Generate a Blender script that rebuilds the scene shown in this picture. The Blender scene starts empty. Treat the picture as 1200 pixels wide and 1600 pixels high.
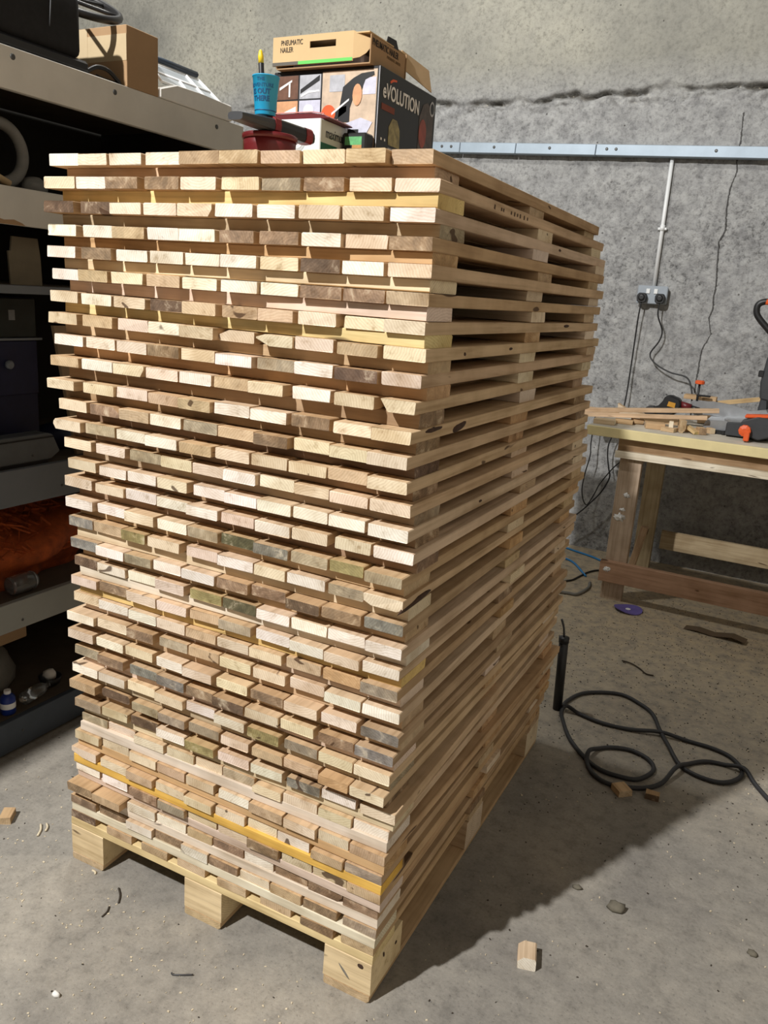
import bpy, bmesh, math, random
import numpy as np
from mathutils import Vector, Matrix, noise as mnoise

random.seed(7)
scene = bpy.context.scene
C = scene.collection

# ------------------------------------------------------------------ camera
CAM = (1.400, -1.198, 1.410)
HEAD, PITCH, ROLL, FPX = -0.469, -0.265, 0.070, 1250.0
_f = Vector((math.sin(HEAD) * math.cos(PITCH), math.cos(HEAD) * math.cos(PITCH), math.sin(PITCH)))
_r = Vector((math.cos(HEAD), -math.sin(HEAD), 0))
_u = _r.cross(_f)
_r2 = _r * math.cos(ROLL) + _u * math.sin(ROLL)
_u2 = -_r * math.sin(ROLL) + _u * math.cos(ROLL)
cam_data = bpy.data.cameras.new('camera')
cam = bpy.data.objects.new('camera', cam_data)
C.objects.link(cam)
M = Matrix((( _r2.x, _u2.x, -_f.x, CAM[0]), (_r2.y, _u2.y, -_f.y, CAM[1]), (_r2.z, _u2.z, -_f.z, CAM[2]), (0, 0, 0, 1)))
cam.matrix_world = M
cam_data.sensor_fit = 'VERTICAL'
cam_data.sensor_height = 36.0
cam_data.lens = FPX / 1600.0 * 36.0
cam_data.clip_start = 0.05
scene.camera = cam

# ------------------------------------------------------------------ light
world = bpy.data.worlds.new('world')
scene.world = world
world.use_nodes = True
bg = world.node_tree.nodes['Background']
bg.inputs[0].default_value = (1.0, 0.95, 0.88, 1)
bg.inputs[1].default_value = 0.045

def lamp(name, kind, loc, power, size, color=(1, 1, 1), target=None):
    l = bpy.data.lights.new(name, kind)
    l.energy = power
    l.color = color
    if kind == 'AREA':
        l.shape = 'DISK'
        l.size = size
    else:
        l.shadow_soft_size = size
    o = bpy.data.objects.new(name, l)
    o.location = loc
    if target is not None:
        o.rotation_euler = (Vector(target) - Vector(loc)).to_track_quat('-Z', 'Y').to_euler()
    C.objects.link(o)
    return o

lamp('ceiling_flood_lamp', 'POINT', (-0.60, -3.1, 4.6), 1560, 0.06, (1.0, 0.985, 0.965))
lamp('ceiling_lamp_over_shelves', 'POINT', (-0.75, 1.2, 3.9), 150, 0.10, (1.0, 0.98, 0.93))

scene.view_settings.view_transform = 'Standard'
scene.view_settings.look = 'None'
scene.view_settings.gamma = 1
scene.view_settings.use_curve_mapping = False
scene.view_settings.exposure = -0.08

# ------------------------------------------------------------------ helpers
def lin(c):
    out = []
    for v in c[:3]:
        v /= 255.0
        out.append(v / 12.92 if v <= 0.04045 else ((v + 0.055) / 1.055) ** 2.4)
    return (out[0], out[1], out[2], 1.0)

def tag(o, label, cat, group=None, kind=None):
    if label: o['label'] = label
    if cat: o['category'] = cat
    if group: o['group'] = group
    if kind: o['kind'] = kind
    return o

def thing(name, label, cat, loc=(0, 0, 0), group=None, rotz=0.0):
    o = bpy.data.objects.new(name, None)
    o.empty_display_size = 0.05
    o.location = loc
    o.rotation_euler = (0, 0, rotz)
    C.objects.link(o)
    return tag(o, label, cat, group)

def link(name, me, mat, parent=None, loc=(0, 0, 0), rot=(0, 0, 0), color=None, world_loc=True, smooth=False):
    o = bpy.data.objects.new(name, me)
    if mat is not None and not me.materials: me.materials.append(mat)
    C.objects.link(o)
    if parent is not None:
        o.parent = parent
        if world_loc:
            off = Vector((0, 0, 0)); p = parent
            while p is not None:
                off += Vector(p.location); p = p.parent
            loc = Vector(loc) - off
    o.location = loc
    o.rotation_euler = rot
    if color is not None: o.color = color
    if smooth:
        for p in me.polygons: p.use_smooth = True
    return o

def bm_mesh(bm, name):
    me = bpy.data.meshes.new(name)
    bmesh.ops.recalc_face_normals(bm, faces=bm.faces)
    bm.to_mesh(me); bm.free()
    return me

def box(name, x0, x1, y0, y1, z0, z1, mat, parent=None, bev=0.0, rot=(0, 0, 0), color=None, seg=1):
    bm = bmesh.new()
    bmesh.ops.create_cube(bm, size=1.0)
    for v in bm.verts:
        v.co = Vector((v.co.x * (x1 - x0), v.co.y * (y1 - y0), v.co.z * (z1 - z0)))
    if bev > 0:
        bmesh.ops.bevel(bm, geom=list(bm.edges), offset=bev, segments=seg, affect='EDGES', profile=0.5)
    return link(name, bm_mesh(bm, name), mat, parent, ((x0 + x1) / 2, (y0 + y1) / 2, (z0 + z1) / 2), rot, color, smooth=(seg > 2))

def prism(name, poly, depth, mat, parent=None, loc=(0, 0, 0), rot=(0, 0, 0), bev=0.0, color=None):
    """polygon in local xz, extruded along local +y by depth"""
    bm = bmesh.new()
    a = [bm.verts.new((p[0], 0, p[1])) for p in poly]
    b = [bm.verts.new((p[0], depth, p[1])) for p in poly]
    n = len(poly)
    bm.faces.new(a); bm.faces.new(b[::-1])
    for i in range(n):
        bm.faces.new((a[i], b[i], b[(i + 1) % n], a[(i + 1) % n]))
    if bev > 0:
        bmesh.ops.bevel(bm, geom=list(bm.edges), offset=bev, segments=1, affect='EDGES')
    return link(name, bm_mesh(bm, name), mat, parent, loc, rot, color)

def catmull(pts, n=6, closed=False):
    P = [Vector(p) for p in pts]
    out = []
    N = len(P)
    rng = range(N if closed else N - 1)
    for i in rng:
        if closed:
            p0, p1, p2, p3 = P[(i - 1) % N], P[i], P[(i + 1) % N], P[(i + 2) % N]
        else:
            p1, p2 = P[i], P[i + 1]
            p0 = P[i - 1] if i > 0 else p1 * 2 - p2
            p3 = P[i + 2] if i + 2 < N else p2 * 2 - p1
        for k in range(n):
            t = k / n
            out.append(0.5 * ((2 * p1) + (p2 - p0) * t + (2 * p0 - 5 * p1 + 4 * p2 - p3) * t * t + (3 * p1 - p0 - 3 * p2 + p3) * t ** 3))
    if not closed: out.append(P[-1])
    return out

def tube(name, pts, r, mat, parent=None, n=6, sides=8, closed=False, smooth_path=True, color=None, flat=1.0):
    P = catmull(pts, n, closed) if smooth_path else [Vector(p) for p in pts]
    cen = sum(P, Vector()) / len(P)
    bm = bmesh.new()
    rings = []
    N = len(P)
    up = Vector((0, 0, 1))
    for i, p in enumerate(P):
        a = P[(i - 1) % N] if (closed or i > 0) else P[i]
        b = P[(i + 1) % N] if (closed or i < N - 1) else P[i]
        t = (b - a).normalized()
        ref = up if abs(t.z) < 0.95 else Vector((1, 0, 0))
        s = t.cross(ref).normalized()
        u = s.cross(t).normalized()
        rr = r(i / max(1, N - 1)) if callable(r) else r
        rings.append([bm.verts.new(p - cen + s * (rr * math.cos(2 * math.pi * k / sides)) + u * (rr * flat * math.sin(2 * math.pi * k / sides))) for k in range(sides)])
    for i in range(N if closed else N - 1):
        A, B = rings[i], rings[(i + 1) % N]
        # the closest start vertex avoids a twist where the reference axis flips
        best = min(range(sides), key=lambda q: (A[0].co - B[q].co).length)
        for k in range(sides):
            bm.faces.new((A[k], A[(k + 1) % sides], B[(best + k + 1) % sides], B[(best + k) % sides]))
    if not closed:
        bm.faces.new(rings[0][::-1]); bm.faces.new(rings[-1])
    return link(name, bm_mesh(bm, name), mat, parent, cen, (0, 0, 0), color, smooth=True)

def lathe(name, prof, mat, parent=None, loc=(0, 0, 0), rot=(0, 0, 0), sides=24, color=None, smooth=True, cap=True):
    """profile [(radius, z)...] round local z; caps both ends"""
    bm = bmesh.new()
    rings = []
    for r, z in prof:
        rings.append([bm.verts.new((r * math.cos(2 * math.pi * k / sides), r * math.sin(2 * math.pi * k / sides), z)) for k in range(sides)])
    for A, B in zip(rings, rings[1:]):
        for k in range(sides):
            bm.faces.new((A[k], A[(k + 1) % sides], B[(k + 1) % sides], B[k]))
    if cap:
        bm.faces.new(rings[0][::-1]); bm.faces.new(rings[-1])
    me = bm_mesh(bm, name)
    o = link(name, me, mat, parent, loc, rot, color)
    if smooth:
        for p in me.polygons:
            p.use_smooth = len(p.vertices) == 4
    return o

def lump(name, loc, size, mat, parent=None, amp=0.15, freq=3.0, sub=3, seed=0, flat_bottom=True, color=None):
    bm = bmesh.new()
    bmesh.ops.create_icosphere(bm, subdivisions=sub, radius=1.0)
    for v in bm.verts:
        n = mnoise.noise(Vector(v.co) * freq + Vector((seed * 7.1, seed * 3.3, 0)))
        c = v.co * (1 + amp * n)
        if flat_bottom and c.z < -0.55: c.z = -0.55
        v.co = Vector((c.x * size[0], c.y * size[1], c.z * size[2]))
    return link(name, bm_mesh(bm, name), mat, parent, loc, (0, 0, 0), color, smooth=True)

def text(name, body, size, mat, parent, loc, rot, sx=1.0, extrude=0.0004, bend=None, align='LEFT', bold=0.0, shear=0.0):
    cu = bpy.data.curves.new(name, 'FONT')
    cu.body = body; cu.size = size; cu.extrude = extrude; cu.align_x = align; cu.offset = bold; cu.shear = shear
    cu.resolution_u = 3
    o = bpy.data.objects.new(name, cu)
    C.objects.link(o)
    me = bpy.data.meshes.new_from_object(o)
    bpy.data.objects.remove(o); bpy.data.curves.remove(cu)
    me.materials.clear()
    for v in me.vertices:
        v.co.x *= sx
        if bend: v.co = bend(v.co)
    return link(name, me, mat, parent, loc, rot)

# ------------------------------------------------------------------ materials
def nmat(name):
    m = bpy.data.materials.new(name)
    m.use_nodes = True
    nt = m.node_tree
    return m, nt, nt.nodes['Principled BSDF']

def N(nt, kind, **kw):
    n = nt.nodes.new(kind)
    for k, v in kw.items():
        if k.startswith('i_'):
            key = k[2:]
            key = int(key) if key.isdigit() else key.replace('_', ' ')
            n.inputs[key].default_value = v
        else:
            setattr(n, k, v)
    return n

def ramp(nt, src, stops, interp='LINEAR'):
    r = nt.nodes.new('ShaderNodeValToRGB')
    r.color_ramp.interpolation = interp
    els = r.color_ramp.elements
    while len(els) < len(stops): els.new(0.5)
    for e, (p, c) in zip(els, stops):
        e.position = p
        e.color = c if len(c) == 4 else (c[0], c[1], c[2], 1)
    nt.links.new(src, r.inputs[0])
    return r.outputs[0]

def g(v): return (v, v, v, 1)

def mixc(nt, fac, a, b, mode='MIX'):
    m = nt.nodes.new('ShaderNodeMix')
    m.data_type = 'RGBA'; m.blend_type = mode; m.clamp_factor = True
    for sock, v in ((m.inputs[0], fac), (m.inputs[6], a), (m.inputs[7], b)):
        if hasattr(v, 'is_linked'): nt.links.new(v, sock)
        elif isinstance(v, (int, float)): sock.default_value = v
        else: sock.default_value = v
    return m.outputs[2]

def math_(nt, op, a, b=None, c=None):
    m = nt.nodes.new('ShaderNodeMath'); m.operation = op
    for i, v in enumerate((a, b, c)):
        if v is None: continue
        if hasattr(v, 'is_linked'): nt.links.new(v, m.inputs[i])
        else: m.inputs[i].default_value = v
    return m.outputs[0]

def plain(name, rgb, rough=0.6, metal=0.0, vary=0.12, scale=25.0, bump=0.0, coat=0.0, trans=0.0, ior=1.45):
    m, nt, b = nmat(name)
    base = lin(rgb)
    tc = N(nt, 'ShaderNodeTexCoord')
    no = N(nt, 'ShaderNodeTexNoise', i_Scale=scale, i_Detail=4.0, i_Roughness=0.6)
    nt.links.new(tc.outputs['Object'], no.inputs['Vector'])
    f = ramp(nt, no.outputs[0], [(0.3, g(1 - vary)), (0.7, g(1 + vary * 0.5))])
    nt.links.new(mixc(nt, 1.0, base, f, 'MULTIPLY'), b.inputs['Base Color'])
    b.inputs['Roughness'].default_value = rough
    b.inputs['Metallic'].default_value = metal
    if coat: b.inputs['Coat Weight'].default_value = coat
    if trans:
        b.inputs['Transmission Weight'].default_value = trans
        b.inputs['IOR'].default_value = ior
    if bump:
        bp = N(nt, 'ShaderNodeBump', i_Strength=bump, i_Distance=0.002)
        nt.links.new(no.outputs[0], bp.inputs['Height'])
        nt.links.new(bp.outputs[0], b.inputs['Normal'])
    return m

def wood_material():
    """per-object colour, long grain along local y, growth rings on the sawn ends"""
    m, nt, b = nmat('sawn_wood')
    L = nt.links.new
    tc = N(nt, 'ShaderNodeTexCoord')
    oi = N(nt, 'ShaderNodeObjectInfo')
    rnd = oi.outputs['Random']
    off = N(nt, 'ShaderNodeCombineXYZ')
    L(math_(nt, 'MULTIPLY', rnd, 37.0), off.inputs[0]); L(math_(nt, 'MULTIPLY', rnd, 91.0), off.inputs[1]); L(math_(nt, 'MULTIPLY', rnd, 53.0), off.inputs[2])
    add = N(nt, 'ShaderNodeVectorMath', operation='ADD')
    L(tc.outputs['Object'], add.inputs[0]); L(off.outputs[0], add.inputs[1])
    # long grain
    mp = N(nt, 'ShaderNodeMapping'); mp.inputs['Scale'].default_value = (70, 3.0, 70)
    L(add.outputs[0], mp.inputs[0])
    ng = N(nt, 'ShaderNodeTexNoise', i_Scale=1.0, i_Detail=5.0, i_Roughness=0.6, i_Distortion=0.4)
    L(mp.outputs[0], ng.inputs['Vector'])
    grain = ramp(nt, ng.outputs[0], [(0.25, (0.62, 0.56, 0.48)), (0.5, (0.93, 0.91, 0.89)), (0.75, (1.08, 1.06, 1.03))])
    # blotches
    nb = N(nt, 'ShaderNodeTexNoise', i_Scale=9.0, i_Detail=3.0)
    L(add.outputs[0], nb.inputs['Vector'])
    blot = ramp(nt, nb.outputs[0], [(0.3, (0.80, 0.76, 0.70)), (0.6, (1.03, 1.02, 1.0))])
    # end grain rings: centre of the log off the board, a little different on each
    cx = math_(nt, 'MULTIPLY_ADD', rnd, 0.36, -0.18)
    cz = math_(nt, 'MULTIPLY_ADD', math_(nt, 'FRACT', math_(nt, 'MULTIPLY', rnd, 17.3)), 0.34, -0.17)
    co = N(nt, 'ShaderNodeCombineXYZ'); L(cx, co.inputs[0]); L(cz, co.inputs[2])
    sub = N(nt, 'ShaderNodeVectorMath', operation='SUBTRACT')
    L(tc.outputs['Object'], sub.inputs[0]); L(co.outputs[0], sub.inputs[1])
    flat = N(nt, 'ShaderNodeVectorMath', operation='MULTIPLY'); flat.inputs[1].default_value = (1, 0, 1)
    L(sub.outputs[0], flat.inputs[0])
    wv = N(nt, 'ShaderNodeTexWave', wave_type='RINGS', rings_direction='SPHERICAL', i_Scale=62.0, i_Distortion=5.0, i_Detail=3.0, i_Detail_Scale=1.1)
    L(flat.outputs[0], wv.inputs['Vector'])
    rings = ramp(nt, wv.outputs[1] if len(wv.outputs) > 1 else wv.outputs[0], [(0.0, (0.90, 0.87, 0.82)), (0.5, (0.98, 0.97, 0.96)), (1.0, (1.03, 1.03, 1.02))])
    ns = N(nt, 'ShaderNodeTexNoise', i_Scale=45.0, i_Detail=4.0, i_Roughness=0.7)
    L(add.outputs[0], ns.inputs['Vector'])
    spk = ramp(nt, ns.outputs[0], [(0.26, (0.62, 0.55, 0.46)), (0.42, (0.94, 0.92, 0.89)), (0.7, (1.05, 1.05, 1.04))])
    endc = mixc(nt, 1.0, mixc(nt, 1.0, rings, spk, 'MULTIPLY'), ramp(nt, nb.outputs[0], [(0.32, (0.80, 0.74, 0.66)), (0.48, (0.98, 0.97, 0.95)), (0.68, (1.05, 1.05, 1.05))]), 'MULTIPLY')
    # which face
    sepn = N(nt, 'ShaderNodeSeparateXYZ'); L(tc.outputs['Normal'], sepn.inputs[0])
    isend = math_(nt, 'GREATER_THAN', math_(nt, 'ABSOLUTE', sepn.outputs[1]), 0.6)
    side = mixc(nt, 1.0, grain, blot, 'MULTIPLY')
    pat = mixc(nt, isend, side, endc)
    # long faces keep a little more of the fresh tan tone than weathered ends
    basec = mixc(nt, math_(nt, 'MULTIPLY', math_(nt, 'SUBTRACT', 1.0, isend), math_(nt, 'MULTIPLY_ADD', oi.outputs['Alpha'], 0.58, 0.12)), oi.outputs['Color'], lin((204, 172, 132)))
    col = mixc(nt, 1.0, basec, pat, 'MULTIPLY')
    # the darker, older boards are patchily weathered on their ends
    bw = N(nt, 'ShaderNodeRGBToBW'); L(oi.outputs['Color'], bw.inputs[0])
    old = N(nt, 'ShaderNodeMapRange', i_From_Min=0.62, i_From_Max=0.28); L(bw.outputs[0], old.inputs[0])
    nw = N(nt, 'ShaderNodeTexNoise', i_Scale=34.0, i_Detail=6.0, i_Roughness=0.68, i_Distortion=0.5); L(add.outputs[0], nw.inputs['Vector'])
    wf = math_(nt, 'MULTIPLY', math_(nt, 'MULTIPLY', isend, old.outputs[0]), ramp(nt, nw.outputs[0], [(0.40, g(0.0)), (0.60, g(0.75))]))
    col = mixc(nt, wf, col, mixc(nt, 1.0, col, (0.42, 0.42, 0.43, 1), 'MULTIPLY'))
    pf = math_(nt, 'MULTIPLY', math_(nt, 'MULTIPLY', isend, old.outputs[0]), ramp(nt, nw.outputs[0], [(0.30, g(0.55)), (0.44, g(0.0))]))
    col = mixc(nt, pf, col, lin((222, 206, 178)))
    # knots and bark streaks
    nk = N(nt, 'ShaderNodeTexNoise', i_Scale=16.0, i_Detail=1.0, i_Distortion=1.2)
    mk = N(nt, 'ShaderNodeMapping'); mk.inputs['Scale'].default_value = (1.0, 0.35, 1.6)
    L(add.outputs[0], mk.inputs[0]); L(mk.outputs[0], nk.inputs['Vector'])
    kf = ramp(nt, nk.outputs[0], [(0.735, g(0)), (0.765, g(0.85))])
    col = mixc(nt, kf, col, lin((72, 48, 30)))
    L(col, b.inputs['Base Color'])
    b.inputs['Roughness'].default_value = 0.78
    b.inputs['Specular IOR Level'].default_value = 0.25
    bp = N(nt, 'ShaderNodeBump', i_Strength=0.35, i_Distance=0.0012)
    L(mixc(nt, isend, ng.outputs[0], ns.outputs[0]), bp.inputs['Height'])
    L(bp.outputs[0], b.inputs['Normal'])
    return m

WOOD = wood_material()

def concrete_wall_material():
    m, nt, b = nmat('rough_cast_concrete')
    L = nt.links.new
    tc = N(nt, 'ShaderNodeTexCoord')
    P = tc.outputs['Object']
    sep = N(nt, 'ShaderNodeSeparateXYZ'); L(P, sep.inputs[0])
    big = N(nt, 'ShaderNodeTexNoise', i_Scale=1.6, i_Detail=5.0, i_Roughness=0.6); L(P, big.inputs['Vector'])
    mid = N(nt, 'ShaderNodeTexNoise', i_Scale=14.0, i_Detail=6.0, i_Roughness=0.7); L(P, mid.inputs['Vector'])
    fine = N(nt, 'ShaderNodeTexNoise', i_Scale=50.0, i_Detail=6.0, i_Roughness=0.72, i_Distortion=0.15); L(P, fine.inputs['Vector'])
    vor = N(nt, 'ShaderNodeTexVoronoi', i_Scale=60.0); L(P, vor.inputs['Vector'])
    lowc = ramp(nt, mid.outputs[0], [(0.3, lin((132, 132, 132))), (0.5, lin((158, 158, 157))), (0.75, lin((180, 180, 178)))])
    upc = ramp(nt, big.outputs[0], [(0.3, lin((130, 129, 122))), (0.5, lin((155, 153, 143))), (0.7, lin((176, 173, 159)))])
    zj = math_(nt, 'ADD', sep.outputs[2], math_(nt, 'MULTIPLY', math_(nt, 'SUBTRACT', mid.outputs[0], 0.5), 0.12))
    upf = N(nt, 'ShaderNodeMapRange', i_From_Min=2.49, i_From_Max=2.72); L(zj, upf.inputs[0])
    rough_area = math_(nt, 'SUBTRACT', 1.0, math_(nt, 'MULTIPLY', upf.outputs[0], 0.42))
    col = mixc(nt, upf.outputs[0], lowc, upc)
    # exposed aggregate: dark pits and pale grit
    pits = ramp(nt, fine.outputs[0], [(0.30, g(0.22)), (0.42, g(0.68)), (0.50, g(0.98)), (0.70, g(1.22))])
    patch = ramp(nt, big.outputs[0], [(0.42, g(0.25)), (0.62, g(1.0))])
    amt = math_(nt, 'MULTIPLY', rough_area, math_(nt, 'MULTIPLY_ADD', patch, 0.55, 0.45))
    col = mixc(nt, amt, col, mixc(nt, 1.0, col, pits, 'MULTIPLY'))
    # the crumbled pour joint: dirt-filled hollows and pale broken stone
    ja = N(nt, 'ShaderNodeAttribute', attribute_name='joint')
    col = mixc(nt, math_(nt, 'MULTIPLY', ja.outputs['Fac'], ramp(nt, mid.outputs[0], [(0.46, g(0.85)), (0.56, g(0.0))])), col, lin((92, 88, 80)))
    col = mixc(nt, math_(nt, 'MULTIPLY', ja.outputs['Fac'], ramp(nt, fine.outputs[0], [(0.58, g(0.0)), (0.66, g(0.7))])), col, lin((222, 214, 196)))
    # sparse bug holes
    vh = N(nt, 'ShaderNodeTexVoronoi', i_Scale=11.0, i_Randomness=1.0); L(P, vh.inputs['Vector'])
    hol = ramp(nt, vh.outputs['Distance'], [(0.035, g(1)), (0.06, g(0))])
    col = mixc(nt, math_(nt, 'MULTIPLY', hol, 0.7), col, lin((70, 68, 64)))
    # the vertical crack (x as a function of z, from its traced shape)
    zn = N(nt, 'ShaderNodeMapRange', i_From_Min=1.0, i_From_Max=2.5); L(sep.outputs[2], zn.inputs[0])
    pts = [(1.081, .864), (1.146, .864), (1.233, .865), (1.321, .897), (1.404, .873), (1.457, .887), (1.514, .880), (1.56, .883), (1.657, .873), (1.797, .860), (1.853, .884), (1.949, .871), (2.057, .870), (2.137, .890), (2.217, .876), (2.295, .883), (2.399, .875)]
    cx = ramp(nt, zn.outputs[0], [((z - 1.0) / 1.5, g(x)) for z, x in pts])
    jit = math_(nt, 'MULTIPLY', math_(nt, 'SUBTRACT', fine.outputs[0], 0.5), 0.018)
    d = math_(nt, 'ABSOLUTE', math_(nt, 'ADD', math_(nt, 'SUBTRACT', sep.outputs[0], cx), jit))
    wid = N(nt, 'ShaderNodeTexNoise', i_Scale=7.0); L(P, wid.inputs['Vector'])
    wn = math_(nt, 'MULTIPLY', wid.outputs[0], 0.0075)
    crack = math_(nt, 'LESS_THAN', d, wn)
    inz = math_(nt, 'MULTIPLY', math_(nt, 'GREATER_THAN', sep.outputs[2], 1.0), math_(nt, 'LESS_THAN', sep.outputs[2], 2.42))
    crack = math_(nt, 'MULTIPLY', crack, inz)
    col = mixc(nt, math_(nt, 'MULTIPLY', crack, 0.85), col, lin((52, 50, 48)))
    L(col, b.inputs['Base Color'])
    b.inputs['Roughness'].default_value = 0.92
    b.inputs['Specular IOR Level'].default_value = 0.2
    h = math_(nt, 'ADD', math_(nt, 'MULTIPLY', fine.outputs[0], math_(nt, 'MULTIPLY', amt, 1.0)), math_(nt, 'MULTIPLY', mid.outputs[0], 0.8))
    h = math_(nt, 'SUBTRACT', h, math_(nt, 'MULTIPLY', crack, 1.2))
    h = math_(nt, 'SUBTRACT', h, math_(nt, 'MULTIPLY', hol, 0.5))
    bp = N(nt, 'ShaderNodeBump', i_Strength=0.9, i_Distance=0.010)
    L(h, bp.inputs['Height']); L(bp.outputs[0], b.inputs['Normal'])
    return m

def concrete_floor_material():
    m, nt, b = nmat('dusty_concrete_floor')
    L = nt.links.new
    tc = N(nt, 'ShaderNodeTexCoord')
    P = tc.outputs['Object']
    big = N(nt, 'ShaderNodeTexNoise', i_Scale=2.2, i_Detail=6.0, i_Roughness=0.62); L(P, big.inputs['Vector'])
    mid = N(nt, 'ShaderNodeTexNoise', i_Scale=22.0, i_Detail=6.0, i_Roughness=0.72); L(P, mid.inputs['Vector'])
    fine = N(nt, 'ShaderNodeTexNoise', i_Scale=130.0, i_Detail=3.0, i_Roughness=0.7); L(P, fine.inputs['Vector'])
    col = ramp(nt, big.outputs[0], [(0.30, lin((126, 122, 116))), (0.5, lin((146, 141, 132))), (0.7, lin((164, 157, 145)))])
    f2 = ramp(nt, mid.outputs[0], [(0.28, g(0.66)), (0.48, g(0.96)), (0.72, g(1.14))])
    f3 = ramp(nt, fine.outputs[0], [(0.27, g(0.55)), (0.40, g(0.95)), (0.62, g(1.02)), (0.75, g(1.22))])
    col = mixc(nt, 1.0, mixc(nt, 1.0, col, f2, 'MULTIPLY'), f3, 'MULTIPLY')
    # sawdust drifted towards the bench side of the room
    sep = N(nt, 'ShaderNodeSeparateXYZ'); L(P, sep.inputs[0])
    dy = N(nt, 'ShaderNodeMapRange', i_From_Min=0.9, i_From_Max=2.6); L(sep.outputs[1], dy.inputs[0])
    df = math_(nt, 'MULTIPLY', dy.outputs[0], ramp(nt, mid.outputs[0], [(0.35, g(0.15)), (0.6, g(0.75))]))
    col = mixc(nt, df, col, lin((196, 176, 142)))
    L(col, b.inputs['Base Color'])
    b.inputs['Roughness'].default_value = 0.85
    b.inputs['Specular IOR Level'].default_value = 0.25
    bp = N(nt, 'ShaderNodeBump', i_Strength=0.45, i_Distance=0.004)
    L(math_(nt, 'ADD', mid.outputs[0], math_(nt, 'MULTIPLY', fine.outputs[0], 0.5)), bp.inputs['Height'])
    L(bp.outputs[0], b.inputs['Normal'])
    return m

M_WALL = concrete_wall_material()
M_FLOOR = concrete_floor_material()
M_BOUNCE = plain('bounce_wall_plaster', (158, 151, 140), 0.9, vary=0.12, scale=3)
M_WHITEBOARD = plain('white_painted_board', (212, 208, 198), 0.55, vary=0.10, scale=6)
M_GREYPAINT = plain('grey_painted_shelf', (116, 121, 126), 0.6, vary=0.1, scale=5)
M_NAVYBOARD = plain('dark_painted_board', (66, 74, 84), 0.6)
M_DECK = plain('old_shelf_board', (92, 80, 66), 0.85, vary=0.25, scale=9)
M_PLY = plain('plywood', (160, 136, 104), 0.75, vary=0.2, scale=9)
M_SCREW = plain('zinc_screw', (92, 92, 90), 0.5, 0.6)
M_GALV = plain('galvanised_steel', (158, 172, 184), 0.5, 0.25, vary=0.10, scale=9)
M_PVC = plain('white_plastic', (226, 228, 228), 0.4, vary=0.04)
M_GREYPL = plain('grey_plastic', (150, 158, 166), 0.45, vary=0.05)
M_BLACK = plain('black_plastic', (26, 26, 27), 0.45, vary=0.2)
M_BLACKM = plain('black_fabric', (24, 24, 25), 0.9, vary=0.3, scale=60, bump=0.3)
M_RUBBER = plain('black_rubber', (44, 44, 46), 0.6, vary=0.15)
M_CARD = plain('brown_cardboard', (166, 134, 98), 0.85, vary=0.07, scale=12)
M_CARDL = plain('pale_cardboard', (208, 178, 132), 0.85, vary=0.06, scale=12)
M_CARDIN = plain('cardboard_inside', (190, 165, 130), 0.9, vary=0.08)
M_FOAM = plain('white_foam', (232, 230, 224), 0.8, vary=0.05)
M_WHITE = plain('white_print', (236, 236, 234), 0.5, vary=0.02)
M_CLEARWH = plain('milky_plastic', (214, 218, 222), 0.3, vary=0.04)
M_GREYCLEAR = plain('clear_grey_plastic', (172, 178, 182), 0.2, vary=0.05)
M_DKRED = plain('dark_red_plastic', (96, 24, 28), 0.4, vary=0.1)
M_RED = plain('red_rubber', (132, 26, 30), 0.5, vary=0.1)
M_ORANGE = plain('orange_plastic', (222, 92, 40), 0.45, vary=0.08)
M_CYAN = plain('cyan_paper', (30, 158, 205), 0.45, vary=0.03)
M_CYAND = plain('dark_blue_print', (14, 70, 110), 0.5, vary=0.03)
M_YELLOW = plain('yellow_plastic', (240, 205, 40), 0.4, vary=0.04)
M_YEDGE = plain('yellow_bench_edge', (224, 208, 156), 0.7, vary=0.12, scale=9)
M_BENCHTOP = plain('dusty_bench_top', (196, 188, 172), 0.85, vary=0.2, scale=10)
M_ALU = plain('cast_aluminium', (170, 172, 174), 0.38, 0.7, vary=0.12)
M_DKGREY = plain('dark_grey_casting', (58, 60, 63), 0.45, vary=0.15)
M_GREEN = plain('bright_green_print', (100, 200, 90), 0.6, vary=0.03)
M_DGREEN = plain('dark_green_print', (22, 92, 70), 0.5, vary=0.05)
M_INK = plain('dark_ink', (58, 48, 38), 0.7, vary=0.05)
M_BOXBLK = plain('black_printed_card', (34, 34, 35), 0.42, vary=0.12)
M_PHOTO1 = plain('photo_brown', (110, 78, 62), 0.4, vary=0.35, scale=40)
M_PHOTO2 = plain('photo_grey', (182, 184, 190), 0.4, vary=0.25, scale=40)
M_PHOTO3 = plain('photo_peach', (214, 160, 118), 0.4, vary=0.25, scale=40)
M_PHOTO4 = plain('photo_lilac', (204, 204, 220), 0.4, vary=0.2, scale=40)
M_PHOTO5 = plain('photo_beige', (206, 184, 160), 0.4, vary=0.25, scale=30)
M_PURPLE = plain('purple_abrasive', (104, 92, 160), 0.8, vary=0.2)
M_BLUEH = plain('blue_hose', (40, 128, 190), 0.45, vary=0.05)
M_STONE = plain('grey_stone', (112, 106, 92), 0.9, vary=0.35, bump=0.5)
M_NAVY = plain('navy_paint', (26, 30, 60), 0.5, vary=0.2)
M_DKGREEN = plain('smoked_glass', (40, 46, 46), 0.2, vary=0.2)
M_STRAW = plain('orange_fibre', (176, 82, 30), 0.8, vary=0.45, scale=30)
M_GLASS = plain('clear_jar', (210, 212, 210), 0.08, vary=0.0, trans=0.9)
M_BLUEPL = plain('blue_label', (24, 50, 130), 0.4)
M_TAPE = plain('clear_tape', (196, 176, 142), 0.15, vary=0.05)
M_HOSEG = plain('grey_corrugated_hose', (120, 118, 112), 0.7, vary=0.15)
M_STEEL = plain('steel_wire', (96, 96, 98), 0.35, 0.9)
M_BLUESTEEL = plain('dark_blue_bar', (44, 54, 66), 0.45)

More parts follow.
